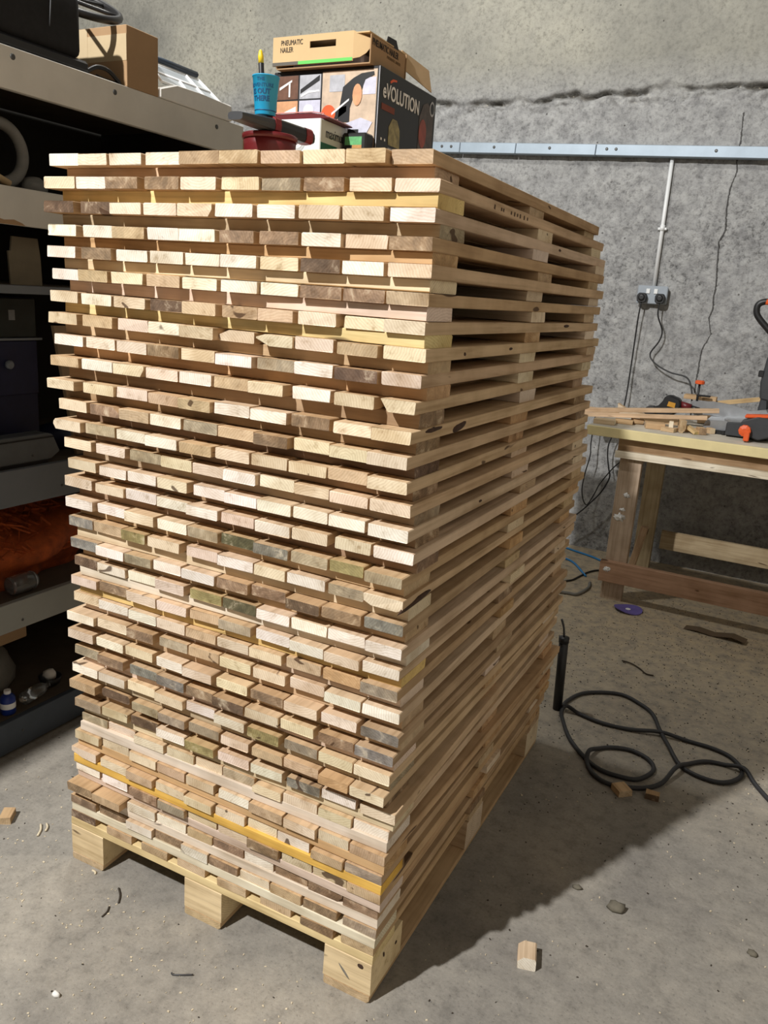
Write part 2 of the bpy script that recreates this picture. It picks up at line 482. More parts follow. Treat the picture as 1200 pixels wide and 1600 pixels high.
# ------------------------------------------------------------------ the room
def fbm(X, Y, seed, octs, freq):
    """value noise on arrays"""
    rng = np.random.RandomState(seed)
    tot = np.zeros_like(X); amp = 1.0; norm = 0
    for o in range(octs):
        T = rng.rand(256, 256)
        x = X * freq; y = Y * freq
        xi = np.floor(x).astype(int); yi = np.floor(y).astype(int)
        fx = x - xi; fy = y - yi
        fx = fx * fx * (3 - 2 * fx); fy = fy * fy * (3 - 2 * fy)
        a = T[xi % 256, yi % 256]; b_ = T[(xi + 1) % 256, yi % 256]
        c = T[xi % 256, (yi + 1) % 256]; d = T[(xi + 1) % 256, (yi + 1) % 256]
        tot += amp * ((a * (1 - fx) + b_ * fx) * (1 - fy) + (c * (1 - fx) + d * fx) * fy)
        norm += amp; amp *= 0.55; freq *= 2.03
    return tot / norm - 0.5

WALL_Y = 3.55
def build_wall():
    xs = np.concatenate([np.linspace(-5.0, -3.4, 20)[:-1], np.linspace(-3.4, 2.2, 400), np.linspace(2.2, 6.0, 40)[1:]])
    zs = np.concatenate([np.linspace(0, 2.35, 150)[:-1], np.linspace(2.35, 2.75, 74)[:-1], np.linspace(2.75, 4.6, 90)])
    X, Z = np.meshgrid(xs, zs, indexing='ij')
    lvl = 2.535 + 0.10 * fbm(X, Z * 0 + 3, 5, 4, 2.3) + 0.05 * fbm(X, Z, 6, 2, 12.0)
    d = Z - lvl
    upper = 1 / (1 + np.exp(-d / 0.006))
    disp = 0.011 * fbm(X, Z, 1, 4, 3.0) + (1 - 0.6 * upper) * 0.012 * fbm(X, Z, 2, 3, 26.0)
    disp += 0.010 * upper * np.exp(-np.clip(d, 0, None) / 0.25)   # the upper pour stands slightly proud at its foot
    nz = np.clip(fbm(X, Z, 3, 3, 24.0) * 2.2 + 0.5, 0, 1)
    groove = np.exp(-((d + 0.006) / 0.013) ** 2) * np.clip(fbm(X, Z * 0, 8, 3, 6.0) * 3 + 0.75, 0.15, 1)
    disp += -0.055 * groove * (0.45 + 0.75 * nz)
    rub = np.exp(-((d + 0.035) / 0.028) ** 2)
    disp += rub * 0.034 * (nz - 0.45)                       # broken stone below the joint
    joint = np.clip(groove + rub * 0.55 * np.clip(fbm(X, Z * 0, 9, 3, 4.0) * 3 + 0.6, 0, 1), 0, 1)
    Yc = WALL_Y - disp
    n, m = X.shape
    verts = np.stack([X, Yc, Z], -1).reshape(-1, 3)
    idx = np.arange(n * m).reshape(n, m)
    f = np.stack([idx[:-1, :-1], idx[1:, :-1], idx[1:, 1:], idx[:-1, 1:]], -1).reshape(-1, 4)
    me = bpy.data.meshes.new('wall_back')
    me.from_pydata(verts.tolist(), [], f.tolist())
    at = me.attributes.new('joint', 'FLOAT', 'POINT')
    at.data.foreach_set('value', joint.reshape(-1).astype(np.float32))
    o = link('wall_back', me, M_WALL)
    for p in me.polygons: p.use_smooth = True
    tag(o, 'rough grey cast concrete wall with a crumbled joint and a crack', None, kind='structure')
build_wall()

fl = bpy.data.meshes.new('floor')
fl.from_pydata([(-5, -6, 0), (6, -6, 0), (6, WALL_Y + .02, 0), (-5, WALL_Y + .02, 0)], [], [(0, 1, 2, 3)])
tag(link('floor', fl, M_FLOOR), 'dusty grey concrete floor', None, kind='structure')
tag(box('wall_left', -4.95, -4.80, -4.0, WALL_Y - .05, 0, 4.6, M_WALL), 'grey concrete wall behind the shelving', None, kind='structure')
tag(box('bounce_wall_right', 2.95, 3.10, -4.0, WALL_Y - .05, 0, 4.6, M_BOUNCE), 'added plain wall out of view at right, bouncing light onto the stack', None, kind='structure')  # added out of view to bounce light onto the stack's right side

# ------------------------------------------------------------------ the stack of pallet decks
PAL = {'W': (238, 230, 217), 'C': (226, 210, 184), 'T': (206, 181, 149), 'B': (168, 142, 115), 'D': (128, 106, 88), 'O': (206, 170, 128),
       'P': (228, 210, 193), 'G': (150, 145, 137), 'g': (180, 165, 143), 'Y': (172, 160, 110), 'Z': (108, 103, 78),
       'L': (236, 214, 150), 'l': (232, 214, 160), 'm': (222, 196, 130), 'A': (238, 194, 92)}
def board_color(code, j=0.05):
    c = PAL[code]
    k = 1 + random.uniform(-j, j)
    return lin((min(255, c[0] * k), min(255, c[1] * k * (1 + random.uniform(-.015, .015))), min(255, c[2] * k * (1 + random.uniform(-.03, .03)))))

def plank_mesh(w, t, l, ch=None, wob=0.0008):
    """cross-section in xz with four cut corners (bl, br, tr, tl), long axis y; a touch uneven"""
    if ch is None: ch = [random.uniform(0.0006, 0.0022) for _ in range(4)]
    x, z = w / 2, t / 2
    def cut(c): return c if isinstance(c, tuple) else (c, c)
    (ax, az), (bx, bz), (cx, cz), (dx, dz) = [cut(c) for c in ch]
    poly = [(-x + ax, -z), (x - bx, -z), (x, -z + bz), (x, z - cz), (x - cx, z), (-x + dx, z), (-x, z - dz), (-x, -z + az)]
    vs = []
    ys = (-l / 2, l / 2)
    for y in ys:
        for p in poly:
            vs.append((p[0] + random.uniform(-wob, wob) * 0.6, y + random.uniform(-wob, wob), p[1]))
    fs = [tuple(range(7, -1, -1)), tuple(range(8, 16))]
    for i in range(8):
        fs.append((i, (i + 1) % 8, 8 + (i + 1) % 8, 8 + i))
    me = bpy.data.meshes.new('board')
    me.from_pydata(vs, [], fs)
    me.materials.append(WOOD)
    return me

ROWS = """-5 8 0 1633.2|-3,77,W 79,154,C 156,237,W 246,328,W 330,421,T 422,505,T 509,588,T 591,672,C 677,750,T 752,825,T
-7 6 0 1590.7|-14,70,C 72,151,W 152,234,B 248,329,B 332,412,C 429,508,C 511,591,g 592,671,B 686,763,P 766,844,P
-4 4 0 1545.6|-14,68,D 78,156,D 159,240,P 241,322,C 324,405,C 416,497,W 506,584,W 594,674,C 677,754,C 765,844,W
-2 1 0 1502.1|-14,65,W 82,161,W 163,246,T 253,330,W 331,415,W 425,501,B 511,592,B 602,679,W 683,762,P 767,845,B
-2 -1 0 1460.2|-15,65,W 82,162,B 170,250,W 257,338,W 345,424,W 431,511,W 514,594,C 602,680,D 686,764,W 771,849,C
-2 -1 0 1417.2|-13,66,W 70,149,T 158,239,C 248,330,T 339,420,W 433,513,W 516,595,W 601,685,B 687,767,B 769,847,T
-2 -2 0 1372.4|-20,59,C 79,161,W 169,250,C 260,341,D 345,424,T 434,513,T 518,593,T 601,678,P 689,766,C 768,844,C
-2 -1 0 1328.9|-19,62,C 76,158,T 169,249,P 251,333,W 337,419,C 421,501,C 511,591,C 593,672,P 685,763,T 770,848,C
-1 2 0 1286.0|-8,74,W 81,160,W 169,248,P 252,332,B 333,414,C 423,506,W 511,593,g 594,674,W 681,765,D 770,844,P
-2 1 0 1241.5|-16,66,T 73,158,W 160,243,C 245,328,P 330,409,W 411,491,T 496,573,C 591,670,W 682,760,C 773,838,C
-2 -9 0 1193.0|-26,54,C 73,159,C 162,245,P 253,333,T 334,415,T 416,499,W 505,586,W 595,675,B 685,761,C 763,839,C
1 -8 0 1149.5|-5,77,P 86,168,B 171,253,T 254,335,W 339,423,g 426,510,T 518,594,B 600,677,C 678,756,C 758,836,P
-1 -6 0 1106.6|-14,67,C 72,156,g 160,239,W 246,329,W 337,417,T 423,504,C 505,588,C 589,672,C 673,755,T 761,838,C
6 -1 0 1066.3|1,82,C 95,178,P 189,275,g 276,358,C 360,438,C 440,518,W 519,599,W 601,678,C 680,760,P 765,845,C
7 -2 0 1021.3|9,92,C 108,185,W 187,267,W 268,347,C 361,440,W 442,521,W 522,602,W 603,679,W 681,758,W 766,845,W
7 4 0 979.6|-3,78,P 90,171,P 175,260,W 261,345,W 348,428,W 435,514,P 519,600,W 601,680,C 694,768,C 774,853,W
8 -3 0 933.7|1,84,W 91,170,W 178,260,C 268,346,W 350,428,g 430,512,Z 514,596,G 600,682,g 684,756,Y 764,840,g
5 2 0 889.8|4,78,G 80,164,T 166,234,Y 241,327,C 344,424,P 427,515,W 517,591,C 593,678,W 686,762,g 763,844,P
-3 1 0 842.8|15,98,G 100,181,W 182,257,g 259,334,W 339,423,W 429,506,B 508,588,B 599,675,D 677,761,B 766,845,G
3 1 0 800.1|20,88,D 92,175,W 180,260,W 261,341,P 355,436,Y 440,523,Z 527,606,W 607,688,W 691,771,W 774,848,W
1 2 0 756.0|15,93,P 97,179,B 184,267,P 270,350,P 355,433,T 435,516,g 526,607,W 608,686,W 689,766,C 767,844,W
1 7 0 713.1|14,91,C 94,182,W 184,265,W 266,345,P 346,426,T 429,508,C 510,589,C 597,676,T 682,764,O 767,845,g
-2 10 0 669.3|7,89,W 92,178,C 183,258,B 271,349,g 350,431,T 435,513,C 520,597,C 605,683,P 691,771,W 772,851,W
-1 1 0 623.7|3,81,P 89,169,W 174,253,C 268,340,W 342,421,P 431,510,C 519,598,B 602,679,P 687,765,P 774,854,G
0 0 0 579.7|11,88,g 90,169,B 185,264,G 266,343,G 350,422,B 424,505,D 507,591,C 593,671,C 682,762,B 764,847,G
3 -1 0 536.3|8,88,W 91,172,W 174,254,C 260,341,C 343,421,W 423,503,W 513,591,Y 603,681,g 683,762,C 763,842,C
1 2 0 492.6|0,81,T 91,176,D 192,269,g 270,346,g 355,436,g 443,514,P 524,600,T 602,685,T 691,760,O 761,837,C
-4 14 0 448.9|15,96,g 98,174,C 179,259,D 261,341,W 347,424,Y 434,514,P 519,596,W 610,689,G 691,769,W 779,855,C
4 12 0 405.7|20,101,g 103,186,P 192,280,C 287,363,C 365,438,C 440,524,g 525,598,C 600,683,C 686,763,C 765,843,W
3 -3 0 359.7|7,86,C 87,171,C 180,261,C 264,344,T 350,427,C 440,521,W 522,608,T 613,691,P 693,764,C 767,846,T
-2 0 0 315.8|1,80,P 93,175,C 179,258,T 264,347,C 352,428,C 434,512,C 517,592,C 595,673,W 684,758,T 760,844,g
-2 1 0 271.8|4,82,W 95,174,W 184,268,B 272,349,g 353,433,C 440,519,C 521,602,B 609,683,C 685,766,C 767,845,T
-4 7 0 228.4|1,81,B 83,170,T 178,261,W 264,348,W 353,423,T 424,508,B 509,585,W 591,672,B 673,756,B 759,839,B
-8 1 0 183.4|-4,78,B 85,174,B 176,255,W 260,339,B 341,416,W 420,498,B 505,581,C 584,662,T 667,748,B 762,839,g
-10 2 0 139.3|-6,74,D 114,193,T 223,301,T 329,409,T 444,523,T 559,638,T 664,744,B 762,837,T"""

# batten colour, set-back of its face at the left and right end (mm)
BATTEN = {1: ('T', 34, 36), 2: ('L', 30, 11), 3: ('g', 32, 28), 4: ('O', 32, 11), 5: ('C', 25, 10), 6: ('P', 34, 7), 7: ('l', 32, 8),
          8: ('T', 30, 27), 9: ('O', 32, 28), 10: ('B', 32, 26), 11: ('B', 32, 28), 12: ('D', 30, 34), 13: ('B', 30, 30), 14: ('g', 32, 30),
          15: ('B', 34, 36), 16: ('B', 30, 30), 17: ('T', 26, 24), 18: ('C', 11, 26), 19: ('T', 25, 25), 20: ('W', 4, 24), 21: ('m', 11, 18),
          22: ('P', 24, 20), 23: ('T', 24, 20), 24: ('T', 24, 24), 25: ('P', 20, 22), 26: ('g', 15, 22), 27: ('B', 24, 24), 28: ('C', 20, 8),
          29: ('W', 1, 1), 30: ('O', 5, 6), 31: ('A', 0, 0), 32: ('P', 9, 0), 33: ('W', 0, 0), 34: ('W', 0, 0)}
# boards with a waney edge or broken corner: (row, board) -> cut corners
B_ = 0.0015
WANE = {(8, 5): (B_, B_, B_, (.022, .009)), (8, 6): ((.030, .012), B_, B_, (.02, .006)), (12, 1): (B_, B_, (.018, .012), B_), (10, 9): ((.014, .019), B_, B_, B_),
        (10, 2): (B_, (.010, .015), B_, B_), (3, 4): (B_, (.009, .012), B_, B_), (34, 1): (B_, (.018, .010), (.012, .006), B_), (31, 0): ((.035, .010), B_, B_, B_),
        (33, 8): (B_, (.012, .014), B_, B_), (18, 9): ((.016, .007), (.012, .006), B_, B_), (24, 9): (B_, B_, (.004, .004), (.004, .004)), (27, 1): (.004, .004, .005, .005),
        (13, 0): ((.006, .010), B_, B_, (.006, .006)), (15, 7): (B_, B_, B_, B_), (29, 6): (B_, B_, B_, (.012, .008))}
# boards whose end stands forward (+) or back (-) of the row, mm
PUSH = {(1, 9): -14, (6, 1): 3, (28, 2): -10, (27, 1): -8, (33, 0): 20, (33, 1): 22, (13, 0): 8, (30, 0): 4, (24, 0): 6, (34, 1): -3, (12, 9): 4, (29, 0): -8, (29, 1): -10, (27, 0): 5}
FEATURE = {1: 'pale board ends left, tan right', 2: 'with a yellow painted batten at right', 3: 'two dark brown board ends at left', 4: 'two brown ends in the middle',
           5: 'one dark brown end right of centre', 6: 'white batten lit under its right half', 7: 'one brown end left of centre', 8: 'a rounded corner on its middle board',
           9: 'a knotty brown end left of centre', 10: 'a slanted gap before its last board', 11: 'a dark knot on its right edge', 12: 'a grey end in the middle',
           13: 'a split first board at left', 14: 'mostly cream ends, grey stain third', 15: 'nearly all white board ends', 16: 'pinkish first two board ends',
           17: 'a black mouldy end in the middle', 18: 'grey first end and ragged last end', 19: 'a grey first end, brown ends right', 20: 'mouldy green ends in the middle',
           21: 'a brown second end, white ends right', 22: 'cream ends, yellowish second-last end', 23: 'white first and last board ends', 24: 'a grey last board end at right',
           25: 'weathered grey ends along the left', 26: 'a green mouldy end right of centre', 27: 'a dark reddish second board end', 28: 'a dark third end set back',
           29: 'board ends recessed above a white batten', 30: 'above a plain brown batten', 31: 'with a bright yellow front batten', 32: 'thin ends right below the yellow batten',
           33: 'two brown ends jutting out at left', 34: 'lowest of all, a bark-edged second end'}
ORD = ['', 'topmost', 'second', 'third', 'fourth', 'fifth', 'sixth', 'seventh', 'eighth', 'ninth', 'tenth', 'eleventh', 'twelfth', 'thirteenth', 'fourteenth', 'fifteenth',
       'sixteenth', 'seventeenth', 'eighteenth', 'nineteenth', 'twentieth'] + [p for p in ('twenty-first', 'twenty-second', 'twenty-third', 'twenty-fourth', 'twenty-fifth',
       'twenty-sixth', 'twenty-seventh', 'twenty-eighth', 'twenty-ninth', 'thirtieth', 'thirty-first', 'thirty-second', 'thirty-third', 'thirty-fourth')]

DEPTH = 1.185
BT = 0.022
rows = []
for ln in ROWS.strip().split('\n'):
    a, bs = ln.split('|')
    yl, yr, _, z = [float(v) for v in a.split()]
    boards = []
    for t in bs.split():
        p = t.split(',')
        boards.append((int(p[0]) / 1000, int(p[1]) / 1000, p[2]))
    rows.append((yl / 1000, yr / 1000, z / 1000, boards))

TOP_Z = rows[0][2]
EDGE = {}
for i in range(34):
    r = i + 1
    yl, yr, z, boards = rows[i]
    znext = rows[i + 1][2]
    xl, xr = boards[0][0], boards[-1][1]
    W = xr - xl
    ang = math.atan2(yr - yl, W)
    deck = thing('pallet_deck', '%s pallet deck%s the stack, %s' % (ORD[r], ' of' if r == 1 else ' from the top of', FEATURE[r]), 'pallet deck',
                 (xl, yl, znext), 'pallet decks in the tall stack', ang)
    zb = z - BT - znext                      # batten height
    bs = [list(v) for v in boards]
    for k in range(len(bs) - 1):              # every joint between boards stays open a little
        gap = bs[k + 1][0] - bs[k][1]
        if gap < 0.0032:
            d_ = (0.0032 - gap) / 2; bs[k][1] -= d_; bs[k + 1][0] += d_
    for k, (a, b, code) in enumerate(bs):
        push = PUSH.get((r, k), random.uniform(-5, 5) if random.random() < 0.75 else random.uniform(-9, 8)) / 1000
        t = BT - random.choice((0, 0, 0.0004, 0.001, 0.0016))
        l = DEPTH + push + random.uniform(-0.02, 0.015)
        me = plank_mesh(b - a, t, l, WANE.get((r, k)))
        o = link('board', me, None, deck, ((a + b) / 2 - xl, -push + l / 2, zb + t / 2), (0, 0, random.uniform(-0.0012, 0.0012)), board_color(code), world_loc=False)
    EDGE[r] = (o, b - a, l, push)              # the deck's right-hand board
    code, rl, rr = BATTEN[r]
    lin_, rin = random.uniform(0.008, 0.020), random.uniform(0.0, 0.007)
    if r >= 29: lin_, rin = 0.001, 0.0
    bw = [random.uniform(0.094, 0.108), random.uniform(0.094, 0.118), random.uniform(0.094, 0.112)]
    mid = random.uniform(0.50, 0.58)
    pos = [0.0, mid, DEPTH - bw[2] - random.uniform(0.015, 0.06)]
    for k in range(3):
        L_ = W - lin_ - rin + (random.uniform(-0.012, 0.010) if k else 0)
        me = plank_mesh(bw[k], zb - 0.0002, L_)
        if k == 0:
            sk = math.atan2((rr - rl) / 1000, W)
            cy = (rl + rr) / 2000 + bw[0] / 2
            cc = code
        else:
            sk = random.uniform(-0.01, 0.01)
            cy = pos[k] + bw[k] / 2
            cc = random.choice('TCBTOCP')
        # plank long axis is y; lay it across the deck
        o = link('batten', me, None, deck, (lin_ + (W - lin_ - rin) / 2 + (random.uniform(-.004, .006) if k else 0), cy, zb / 2), (0, 0, math.pi / 2 + sk), board_color(cc, 0.04)[:3] + (0.0,), world_loc=False)

# the base pallet on the floor
yl, yr, z, boards = rows[34]
xl, xr = boards[0][0], boards[-1][1]
base = thing('base_pallet', 'wooden block pallet on the floor carrying the whole stack of decks', 'pallet', (xl, yl, 0), None, math.atan2(yr - yl, xr - xl))
W = xr - xl
zs_ = z - 0.020                               # top of the stringers
for k, (a, b, code) in enumerate(boards):
    l = DEPTH + random.uniform(-0.01, 0.01)
    link('board', plank_mesh(b - a, 0.020, l), None, base, ((a + b) / 2 - xl, l / 2 + random.uniform(-.002, .003), zs_ + 0.010), (0, 0, 0), board_color(code), world_loc=False)
for k, y in enumerate((0.05, 0.59, DEPTH - 0.055)):
    link('stringer', plank_mesh(0.10, 0.022, W), None, base, (W / 2, y, zs_ - 0.011), (0, 0, math.pi / 2), board_color('l' if k == 0 else 'T')[:3] + (0.0,), world_loc=False)
blk_h = zs_ - 0.022 - 0.018
for ix, x in enumerate((0.052, W / 2 - 0.012, W - 0.056)):
    bwid = (0.104, 0.105, 0.112)[ix]
    for k, (y, bl) in enumerate(((0.072, 0.144), (0.59, 0.12), (DEPTH - 0.072, 0.13))):
        link('block', plank_mesh(bl, blk_h, bwid, [.002, .002, .002, .002]), None, base, (x, y, 0.018 + blk_h / 2), (0, 0, math.pi / 2), lin((236, 216, 176))[:3] + (0.0,) if k == 0 else board_color('C'), world_loc=False)
    link('skid', plank_mesh(bwid - 0.002, 0.018, DEPTH, [.003, .006, .001, .001]), None, base, (x, DEPTH / 2, 0.009), (0, 0, 0), board_color('T'), world_loc=False)

# knots, bark and stamped marks that have a shape of their own
M_KNOT = plain('dark_knot', (70, 48, 34), 0.85, vary=0.4, scale=60)
M_STAMP = plain('dark_stamp_ink', (84, 62, 44), 0.9, vary=0.2)
M_SMEAR = plain('grey_smear', (128, 122, 112), 0.9, vary=0.2)
def on_edge(r, name, y, z, size, mat, tilt=0.0, amp=0.35, seed=0):
    brd, w, l, push = EDGE[r]
    k = lump(name, (0, 0, 0), size, mat, None, amp, 2.5, 2, seed, False)
    k.parent = brd
    k.location = (w / 2 - size[0] * 0.3, y + push - l / 2, z)
    k.rotation_euler = (tilt, 0, 0)
    return k
on_edge(11, 'knot', 0.205, -0.001, (0.0035, 0.034, 0.0085), M_KNOT, 0.10, seed=1)
on_edge(11, 'bark_patch', 0.085, 0.006, (0.003, 0.040, 0.0045), M_KNOT, 0.0, seed=2)
on_edge(18, 'bark_patch', 0.060, -0.004, (0.004, 0.055, 0.006), M_KNOT, 0.06, 0.7, seed=3)
on_edge(8, 'knot', 0.17, -0.002, (0.002, 0.006, 0.004), M_KNOT, 0.0, seed=4)
on_edge(8, 'knot', 0.42, 0.001, (0.002, 0.012, 0.003), M_KNOT, 0.0, seed=5)
on_edge(7, 'knot', 0.84, 0.003, (0.002, 0.03, 0.004), M_KNOT, 0.0, seed=6)
on_edge(3, 'knot', 0.72, 0.002, (0.002, 0.012, 0.003), M_KNOT, 0.0, seed=7)
on_edge(15, 'knot', 0.33, 0.001, (0.002, 0.008, 0.003), M_KNOT, 0.0, seed=8)
for y in (0.262, 0.300, 0.312, 0.358, 0.378, 0.396, 0.414, 0.440, 0.462):        # the worn stamp on the second deck
    brd, w, l, push = EDGE[2]
    s_ = box('stamp_mark', 0, 0.0006, -0.0035, 0.0035, -0.004, random.choice((0.002, 0.004)), M_STAMP)
    s_.parent = brd; s_.location = (w / 2, y + push - l / 2, -0.001); s_.rotation_euler = (random.uniform(-.2, .2), 0, 0)
def on_base(name, x, y, z, size, mat, seed, rot=(0, 0, 0)):
    k = lump(name, (0, 0, 0), size, mat, None, 0.3, 2.5, 2, seed, False)
    k.parent = base; k.location = (x - base.location.x, y - base.location.y, z); k.rotation_euler = rot
on_base('knot', 0.812, base.location.y + 0.0002, 0.083, (0.008, 0.0014, 0.006), M_KNOT, 11)
on_base('knot', 0.8373, 0.045, 0.080, (0.0012, 0.003, 0.008), M_KNOT, 12, (0.3, 0, 0))
on_base('knot', 0.8373, 0.105, 0.062, (0.0012, 0.005, 0.004), M_KNOT, 13)
on_base('grey_smear', 0.774, base.location.y + 0.0002, 0.052, (0.003, 0.0009, 0.022), M_SMEAR, 15, (0, -0.75, 0))

# ------------------------------------------------------------------ things on top of the stack
tz = TOP_Z + 0.0005
def nface(parent, name, pts, plane, mat, off=0.0006):
    """a flat print on a face: 'plane' = ('y', value) seen from -y, or ('x', value) seen from +x; pts in the two face axes"""
    ax, v = plane
    bm = bmesh.new()
    cu = sum(p[0] for p in pts) / len(pts); cv = sum(p[1] for p in pts) / len(pts)
    def P(p, d):
        return (p[0] - cu, d, p[1] - cv) if ax == 'y' else (d, p[0] - cu, p[1] - cv)
    a = [bm.verts.new(P(p, 0.0)) for p in pts]
    s = -off if ax == 'y' else off
    b = [bm.verts.new(P(p, s)) for p in pts]
    bm.faces.new(a); bm.faces.new(b[::-1])
    for i in range(len(pts)):
        bm.faces.new((a[i], a[(i + 1) % len(pts)], b[(i + 1) % len(pts)], b[i]))
    loc = (cu, v, cv) if ax == 'y' else (v, cu, cv)
    return link(name, bm_mesh(bm, name), mat, parent, loc)

def rect(a, b, c, d): return [(a, c), (b, c), (b, d), (a, d)]
ROT_Y = (math.pi / 2, 0, 0)                   # text readable from -y
ROT_X = (math.pi / 2, 0, math.pi / 2)         # text readable from +x

# --- mitre saw carton
sx0, sx1, sy0, sy1, sz1 = -0.030, 0.300, 0.780, 1.125, 1.972
saw = thing('saw_carton', 'large black printed power tool carton standing on the stack top', 'box', ((sx0 + sx1) / 2, (sy0 + sy1) / 2, tz))
box('carton_body', sx0, sx1, sy0, sy1, tz, sz1, M_BOXBLK, saw, 0.002)
FY = ('y', sy0 - 0.0002); FX = ('x', sx1 + 0.0002)
for (a, b, c, d, mt) in ((-0.018, 0.050, 1.902, 1.960, M_PHOTO1), (0.055, 0.122, 1.902, 1.960, M_PHOTO2), (-0.018, 0.050, 1.842, 1.898, M_PHOTO3), (0.055, 0.122, 1.842, 1.898, M_PHOTO4)):
    nface(saw, 'photo_print', rect(a, b, c, d), FY, mt)
nface(saw, 'photo_print', rect(0.127, 0.292, 1.70, 1.964), FY, M_PHOTO5)
FY2 = ('y', sy0 - 0.0009)
nface(saw, 'wall_print', rect(0.150, 0.196, 1.915, 1.955), FY2, M_PHOTO2)
nface(saw, 'wall_print', rect(0.252, 0.290, 1.905, 1.945), FY2, M_PHOTO4)
nface(saw, 'bar_print', [(-0.01, 1.925), (0.03, 1.945), (0.03, 1.95), (-0.01, 1.932)], FY2, M_WHITE)
nface(saw, 'bar_print', rect(0.020, 0.025, 1.908, 1.942), FY2, M_WHITE)
nface(saw, 'bar_print', [(0.058, 1.915), (0.118, 1.945), (0.118, 1.958), (0.058, 1.925)], FY2, M_BOXBLK)
nface(saw, 'bar_print', [(0.060, 1.906), (0.085, 1.916), (0.118, 1.918), (0.118, 1.922), (0.084, 1.921), (0.060, 1.911)], FY2, M_WHITE)
nface(saw, 'pipe_print', [(0.055 + 0.03 + 0.016 * math.cos(t), 1.874 + 0.014 * math.sin(t)) for t in np.linspace(0, 6.1, 14)], FY2, M_WHITE)
nface(saw, 'pipe_print', [(-0.018, 1.862), (0.045, 1.884), (0.045, 1.868), (0.015, 1.852), (-0.018, 1.848)], FY2, M_WHITE)
nface(saw, 'floor_print', rect(0.128, 0.291, 1.70, 1.80), FY2, M_PHOTO1)
FY3 = ('y', sy0 - 0.0016)
nface(saw, 'machine_print', [(0.182, 1.868), (0.192, 1.925), (0.222, 1.945), (0.246, 1.955), (0.282, 1.958), (0.284, 1.950), (0.258, 1.940), (0.248, 1.915), (0.226, 1.905), (0.215, 1.875), (0.215, 1.84), (0.180, 1.842)], FY3, M_BLACK)
nface(saw, 'machine_print', [(0.120, 1.836), (0.150, 1.868), (0.205, 1.880), (0.205, 1.866), (0.17, 1.845), (0.150, 1.825)], FY3, M_BLACK)
nface(saw, 'blade_guard_print', [(0.150 + 0.022 * math.cos(t), 1.862 + 0.022 * math.sin(t)) for t in np.linspace(-0.6, 3.6, 14)], ('y', sy0 - 0.0022), M_ORANGE)
nface(saw, 'blade_guard_print', [(0.236 + 0.014 * math.cos(t), 1.905 + 0.026 * math.sin(t)) for t in np.linspace(0, 6.0, 16)], ('y', sy0 - 0.0022), M_PHOTO3)
nface(saw, 'rail_print', [(0.160, 1.858), (0.212, 1.892), (0.212, 1.897), (0.160, 1.864)], ('y', sy0 - 0.0024), M_WHITE)
nface(saw, 'table_print', [(0.178, 1.83), (0.25, 1.85), (0.285, 1.838), (0.262, 1.80), (0.24, 1.775), (0.21, 1.79)], FY3, M_PHOTO4)
nface(saw, 'machine_print', rect(0.19, 0.245, 1.812, 1.822), ('y', sy0 - 0.0022), M_BLACK)
text('brand_lettering', 'eVOLUTION', 0.050, M_WHITE, saw, (sx1 + 0.0008, 0.798, 1.903), ROT_X, sx=0.78, bold=0.0007)
nface(saw, 'swoosh_print', [(0.835, 1.947), (0.850, 1.955), (0.872, 1.957), (0.872, 1.953), (0.852, 1.949), (0.838, 1.942)], FX, M_ORANGE)
nface(saw, 'subtitle_print', rect(0.795, 0.868, 1.873, 1.888), FX, plain('dull_orange_ink', (120, 58, 38), 0.6))
nface(saw, 'photo_print', [(0.842, 1.795), (0.842, 1.84), (0.86, 1.862), (0.886, 1.862), (0.905, 1.84), (0.908, 1.795)], FX, plain('photo_olive', (150, 140, 92), 0.4, vary=0.5, scale=60))
nface(saw, 'caption_print', rect(0.842, 0.905, 1.780, 1.788), FX, M_PHOTO2)
for q in range(2):
    for w_ in range(2):
        nface(saw, 'icon_print', rect(0.800 + q * 0.020, 0.806 + q * 0.020, 1.80 - w_ * 0.032, 1.806 - w_ * 0.032), FX, M_WHITE)
nface(saw, 'photo_print', [(1.02, 1.70), (1.02, 1.90), (1.04, 1.935), (1.065, 1.945), (1.11, 1.93), (1.115, 1.70)], FX, plain('photo_dark_brown', (82, 70, 62), 0.4, vary=0.5, scale=40))
nface(saw, 'disc_print', [(1.045 + 0.024 * math.cos(t), 1.86 + 0.038 * math.sin(t)) for t in np.linspace(0, 6.0, 18)], ('x', sx1 + 0.0009), plain('photo_rust', (150, 70, 50), 0.4, vary=0.3))
ring = [(1.098 + 0.016 * math.cos(t), 1.935 + 0.020 * math.sin(t)) for t in np.linspace(0, 2 * math.pi, 20)[:-1]]
nface(saw, 'roundel_print', ring, ('x', sx1 + 0.0009), M_PHOTO2)
nface(saw, 'roundel_print', [(1.098 + 0.011 * math.cos(t), 1.935 + 0.014 * math.sin(t)) for t in np.linspace(0, 2 * math.pi, 20)[:-1]], ('x', sx1 + 0.0016), M_BOXBLK)
nface(saw, 'edge_highlight', rect(0.2975, 0.2995, 1.66, 1.970), ('y', sy0 - 0.0010), M_PHOTO2)

# --- pneumatic nailer carton lying on it
nz = sz1 + 0.0005
nl = thing('nailer_carton', 'open tan cardboard nailer carton with a handle slot lying on the black carton', 'box', (0.12, 0.86, nz))
nt_ = 2.050
